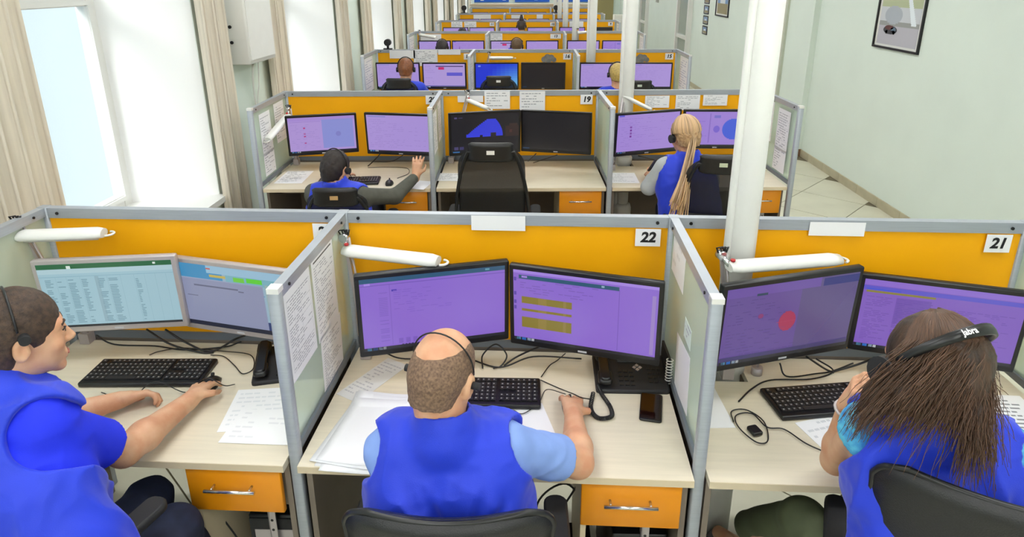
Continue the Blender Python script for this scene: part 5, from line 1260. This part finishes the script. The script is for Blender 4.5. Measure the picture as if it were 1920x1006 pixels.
# ------------------------------------------------------------------ pictures and fittings on the right wall
def picture(label, y0, y1, z0, z1, x, kind, th=.02):
    root = empty('framed_picture', (x, (y0 + y1) / 2, z0), 0, label, 'picture', 'framed pictures on the green wall'); w_ = y1 - y0; h = z1 - z0; f = min(.02, w_ * .12)
    for a, b in (((-th, -w_ / 2, 0), (0, w_ / 2, f)), ((-th, -w_ / 2, h - f), (0, w_ / 2, h)), ((-th, -w_ / 2, f), (0, -w_ / 2 + f, h - f)), ((-th, w_ / 2 - f, f), (0, w_ / 2, h - f))):
        m = MB(); m.box(a, b); m.build('frame', BLK, root)
    m = MB(); M = Matrix.Translation((-.006, 0, f)) @ Matrix.Rotation(-math.pi / 2, 4, 'Z')
    m.color(C(222, 222, 218)); m.box((-.005, -w_ / 2 + f, f), (0, w_ / 2 - f, h - f)); g = random.Random(3)
    if kind == 'car':
        R = [(.05, .04, .95, .96, C(196, 200, 206)), (.05, .04, .95, .30, C(176, 184, 150)), (.05, .62, .95, .96, C(180, 178, 188)), (.05, .55, .95, .63, C(150, 152, 150))]
        for k in range(14): R.append((.62 + .012 * k, .10 + .035 * k, .70 + .014 * k, .14 + .035 * k, C(222, 230, 236)))
        R += disc(.36, .44, .20, .16, C(168, 174, 184)) + disc(.33, .70, .16, .075, C(52, 52, 60)) + disc(.30, .66, .10, .04, C(90, 50, 50)) + disc(.40, .69, .06, .04, C(90, 110, 130)) + disc(.25, .74, .03, .035, C(20, 20, 24)) + disc(.42, .74, .03, .035, C(20, 20, 24))
    else:
        R = [(.08, .05, .92, .95, C(120, 150, 190)), (.08, .6, .92, .95, C(150, 140, 110)), (.3, .3, .7, .6, C(210, 216, 220))]
    canvas(m, w_ - 2 * f, h - 2 * f, R, M, .0012, .00002); m.build('print', PRINT, root); return root
picture('large black-framed print of a grey vehicle on the green wall', 5.955, 6.762, 1.495, 2.06, XR, 'car')
XP = XR - .071
picture('small black-framed print beside the nearest column on the wall', 11.6, 12.4, 1.51, 2.05, XP, 'x')
for k in range(4): picture('%s of the stacked small frames on the far wall' % ['lowest', 'second lowest', 'third', 'topmost'][k], 12.9, 13.25, 1.12 + .19 * k, 1.28 + .19 * k, XP, 'y', .012)
def box_on_wall(name, label, y, z, w_, h, d, m_, cat):
    root = empty(name, (XR - .086 if 8.9 < y < 9.8 else XP, y, z), 0, label, cat); m = MB(); m.rbox((-d, -w_ / 2, 0), (0, w_ / 2, h), .006, axis=0, seg=2); m.build('case', m_, root)
    m = MB(); m.box((-d - .002, -w_ * .3, h * .45), (-d, w_ * .3, h * .8)); m.build('display', mat('dull_olive_display', C(120, 116, 80), .4), root)
    m = MB(); m.cyl((-d, 0, h * .22), (-d - .004, 0, h * .22), .01, 10); m.build('knob', BLKM, root)
box_on_wall('thermostat', 'small brass-coloured thermostat on the pale door board', 9.22, 1.585, .11, .12, .03, mat('dull_brass', C(170, 158, 110), .4, .5), 'thermostat')
box_on_wall('wall_switch', 'small grey control box high on the far green wall', 18.2, 1.55, .3, .18, .03, mat('grey_box', C(170, 172, 160), .5), 'switch')
box_on_wall('wall_socket', 'tiny dark hook low on the pale door board', 9.1, 1.05, .03, .03, .02, mat('dull_dark', C(90, 84, 70), .5), 'hook')
# ------------------------------------------------------------------ far end
m = MB(); m.box((-1.95, 0, 0), (1.9, .45, 1.35)); m2 = MB(); m2.box((-2.0, -.03, 1.35), (1.95, .5, 1.41))
cbn = empty('storage_cabinet', (0, 21.6, 0), 0, 'long low storage cabinet with a beige top at the far end', 'cabinet'); m.build('body', WALLW, cbn); m2.build('top', WOOD, cbn)
for k in range(3):
    bd = empty('notice_board', (-1.55 + 1.55 * k, YF - .05, 1.33), 0, '%s of the blue notice boards at the far end' % ['left', 'middle', 'right'][k], 'board', 'blue notice boards'); m = MB(); m.box((-.66, -.02, 0), (.66, .02, 1.0)); m.build('panel', mat('blue_board', C(20, 90, 200), .5), bd)
    m = MB(); g = random.Random(k); 
    for q in range(7): m.color(g.choice([C(130, 180, 230), C(230, 235, 240), C(90, 150, 220)])); x = -.6 + q * .17; m.box((x, -.026, .05 + g.uniform(0, .1)), (x + .13, -.021, .32)); 
    m.build('posted_sheets', PRINT, bd)
dd = empty('far_door', (2.68, YF - .02, 0), 0, 'olive brown door at the far end of the aisle', 'door'); m = MB(); m.box((-.42, -.03, 0), (.42, .0, 2.1)); m.build('leaf', mat('olive_brown_door', C(150, 138, 92), .5), dd); m = MB(); m.cyl((-.35, -.03, 1.0), (-.35, -.07, 1.0), .02, 10); m.build('handle', CHR, dd)
m = MB(); m.rbox((-.18, 0, 0), (.18, .3, 1.25), .02); tg_ = empty('low_cabinet', (2.35, 17.9, 0), 0, 'pale low cabinet standing in the aisle beside the sixth row', 'cabinet'); m.build('body', WALLW, tg_); m = MB(); m.box((-.15, -.012, .1), (.15, 0, 1.15)); m.build('door', WPL, tg_)

# ------------------------------------------------------------------ people further back
GRY = mat('olive_grey_sweater', C(88, 88, 80), .9, noise=.15, nscale=30, bump=.3, bscale=400); LGR = mat('light_grey_sweater', C(172, 176, 178), .9, noise=.08, nscale=20, bump=.2, bscale=400)
skD = dict(head=(-1.275, 4.06, .975), neck=(-1.27, 4.005, .885), shL=(-1.43, 4.03, .80), shR=(-1.10, 4.00, .80), chest=(-1.26, 4.0, .72), waist=(-1.25, 4.0, .62), pel=(-1.24, 4.08, .56), elL=(-1.50, 4.22, .76), wrL=(-1.38, 4.45, .79), elR=(-.93, 4.19, .74), wrR=(-.81, 4.37, .83), knL=(-1.34, 4.45, .56), knR=(-1.15, 4.45, .56), anL=(-1.36, 4.5, .1), anR=(-1.13, 4.5, .1), yaw=-.35, pitch=-.25)
pD, HD, bD = person('dark-haired man with raised hand and grey sleeve in the second row', skD, dict(shirt=GRY, sleeve=1.5, vest=VEST, trousers=mat('dark_navy_trousers', C(28, 32, 48), .8), seed=8, bulk=.98, h=.008, handR=dict(d=(.1, .3, 1), n=(0, -1, .2), curl=.35, spread=.6)))
buzz(pD, HD, bD, mat('dark_hair', C(46, 36, 34), .5, noise=.4, nscale=90, bump=.8, bscale=420), .007, h=.006, low=-.07, amp=.004); headset(pD, HD, bD, phi=.2, r=.004, g=.011, mic=1, cups=(1, -1), cup=.022)
skF = dict(head=(1.02, 4.27, 1.15), neck=(1.04, 4.20, 1.02), shL=(.885, 4.22, .945), shR=(1.19, 4.22, .94), chest=(1.04, 4.20, .86), waist=(1.06, 4.15, .70), pel=(1.08, 4.14, .57), elL=(.80, 4.24, .80), wrL=(.855, 4.48, .80), elR=(1.27, 4.42, .80), wrR=(1.2, 4.6, .79), knL=(.98, 4.5, .56), knR=(1.18, 4.5, .56), anL=(.98, 4.5, .1), anR=(1.18, 4.5, .1), yaw=.35, pitch=-.25, roll=-.05)
pF, HF, bF = person('woman with long blond braids and pale grey sleeves in the second row', skF, dict(shirt=LGR, sleeve=1.5, vest=VEST, female=True, seed=3, h=.008, trousers=mat('dark_navy_trousers', C(28, 32, 48), .8), handL=dict(d=(.1, .7, .5), n=(-.5, 0, 1), curl=.6)))
BLD = mat('blond_braids', C(206, 172, 128), .5, noise=.4, nscale=60, bump=.9, bscale=160, col2=C(160, 122, 84))
hf = buzz(pF, HF, bF, BLD, .012, h=.006, low=-.06, amp=.004)
g = random.Random(5); paths = []
for i in range(48):
    a = -1.5 + 3.0 * i / 47; pts = []
    for k in range(6):
        el = 1.5 - k * .30; pts.append(skull(HF, (math.sin(a) * math.cos(el), -math.cos(a) * math.cos(el), math.sin(el)), .017))
    kn = HF @ V3(-.015, -.115, -.03) + V3(g.gauss(0, .008), g.gauss(0, .006), g.gauss(0, .008)); pts.append(kn)
    e_ = V3(0.900, 3.793, 0.779) + V3(g.gauss(0, .026), g.gauss(0, .012), g.uniform(-.06, .08))
    for k in range(1, 9):
        t = k / 8; q = kn.lerp(e_, t) + V3(math.sin(t * 3 + i) * .006, -.03 * math.sin(math.pi * t), 0); pts.append(q)
    cc = g.uniform(.45, 1.1); paths.append((pts, .0098, (lin(208) * cc, lin(172) * cc, lin(128) * cc * (1.15 if i % 5 == 0 else 1), 1)))
strands(pF, HF, bF, paths, .005, HAIRA, 'braid_strands', 6)['kind'] = 'stuff'
headset(pF, HF, bF, phi=.0, r=.005, g=.018, mic=0, cups=(-1, 1), cup=.028)
kp = empty('handheld_radio', (0, 0, 0), 0, 'small black device held by the braided woman', 'device'); kp.location = V3(skF['wrL']) + V3(.03, .05, .06); m = MB(); m.rbox((-.03, -.012, -.05), (.03, .012, .05), .006); kp.rotation_euler = (0, .6, .3); m.build('body', BLK, kp); m = MB(); m.box((-.02, -.0135, 0), (.02, -.012, .035)); m.build('display', KEY, kp)
def far_person(label, x, y, hz, hm, vest=True, cloth=VEST, h=.012, yaw=0, hairg=.010, bun=False, set_=True, low=-.07):
    sk = dict(head=(x, y, hz), neck=(x, y - .05, hz - .13), shL=(x - .17, y - .04, hz - .21), shR=(x + .17, y - .04, hz - .21), chest=(x, y - .06, hz - .3), waist=(x, y - .10, hz - .45), pel=(x, y - .1, .58), elL=(x - .21, y + .15, .84), wrL=(x - .12, y + .33, .80), elR=(x + .21, y + .15, .84), wrR=(x + .12, y + .33, .80), knL=(x - .1, y + .25, .56), knR=(x + .1, y + .25, .56), anL=(x - .1, y + .25, .1), anR=(x + .1, y + .25, .1), yaw=yaw, pitch=-.2)
    p, H, b = person(label, sk, dict(shirt=cloth, sleeve=1.5, trousers=mat('dark_navy_trousers', C(28, 32, 48), .8), h=h, seed=3)); buzz(p, H, b, hm, hairg, h=.009, low=low)
    if bun: m = MB(); c = H @ V3(0, -.03, .14) - b; m.tube([c - V3(0, 0, .03), c, c + V3(0, 0, .05), c + V3(0, 0, .09)], .055, 12, .02); m.build('topknot', hm, p)
    if set_: headset(p, H, b, phi=.1, r=.006, g=hairg + .006, mic=0, cups=(-1, 1), cup=.028)
    return p
DK = mat('dark_hair', C(46, 36, 34), .5)
far_person('red-brown haired person above a black chair in the third row', -1.455, 7.56, 1.165, mat('red_brown_bright_hair', C(140, 84, 48), .5, noise=.3, nscale=60), h=.010)
far_person('blond person in blue half hidden by the second column', .985, 7.60, 1.10, mat('blond_hair', C(196, 168, 96), .5, noise=.3, nscale=60), h=.010, hairg=.014)
far_person('dark-haired person in the fourth row left booth', -1.455, 10.75, 1.10, DK); far_person('brown-haired person in the fourth row middle booth', -.245, 10.75, 1.12, mat('mid_brown_hair', C(96, 72, 44), .6, noise=.3, nscale=60))
far_person('dark-haired person in the fifth row left booth', -1.45, 13.9, 1.06, DK, cloth=BLKM); far_person('person with a tall dark topknot in the fifth row middle booth', -.22, 13.95, 1.22, mat('brown_black_hair', C(50, 40, 34), .6), bun=True, cloth=BLKM)
# things under the second row desks
for x, lb in ((.02, 'dark waste bin under the middle desk of the second row'), (-.52, 'dark waste bin left of the tall mesh chair')):
    p = rw_(1, x, .5); b_ = empty('waste_bin', (p.x, p.y, 0), 0, lb, 'bin', 'dark waste bins under desks'); m = MB(); m.lathe([(.085, 0), (.11, .30), (.115, .31), (.10, .30), (.08, .01)], 20); m.build('bucket', mat('dark_green_grey_plastic', C(56, 60, 58), .4), b_); m = MB(); m.lathe([(.116, .30), (.118, .32), (.110, .32)], 20); m.build('rim', BLKM, b_)
rad = empty('power_strip', (.16, 1.95, .0), 0, 'tangle of black adapters on the floor by the drawer of booth 22', 'adapter'); m = MB(); m.rbox((-.12, -.05, 0), (.02, .03, .06), .01); m.rbox((-.06, .04, 0), (.08, .12, .08), .01); m.build('adapter', BLKM, rad); m = MB(); m.tube(bez([(-.1, 0, .06), (-.13, .03, .25), (-.02, .05, .33), (.06, .03, .2), (0, 0, .05), (-.08, -.05, .2), (.02, -.02, .4)], 8), .004, 6); m.build('lead', BLK, rad)

def tower(x, y, label):
    t = empty('computer_tower', (x, y, 0), 0, label, 'computer', 'black computers under the desks'); m = MB(); m.rbox((-.09, -.21, .012), (.09, .21, .43), .008); m.build('case', BLK, t)
    m = MB(); m.box((-.085, -.216, .02), (.085, -.21, .42)); m.build('front_panel', BLKM, t); m = MB(); m.box((-.07, -.2175, .34), (.07, -.216, .375)); m.build('drive_bay', SIL, t)
    m = MB(); m.cyl((0, -.216, .30), (0, -.219, .30), .010, 12); m.build('power_button', SIL, t)
tower(-.86, 1.93, 'black computer standing under the drawer of the left front booth'); tower(.36, 1.88, 'black computer standing under the drawer of booth 22')
tower(.36, 4.72, 'black computer under the middle desk of the second row'); tower(-.90, 4.70, 'black computer under the left desk of the second row')
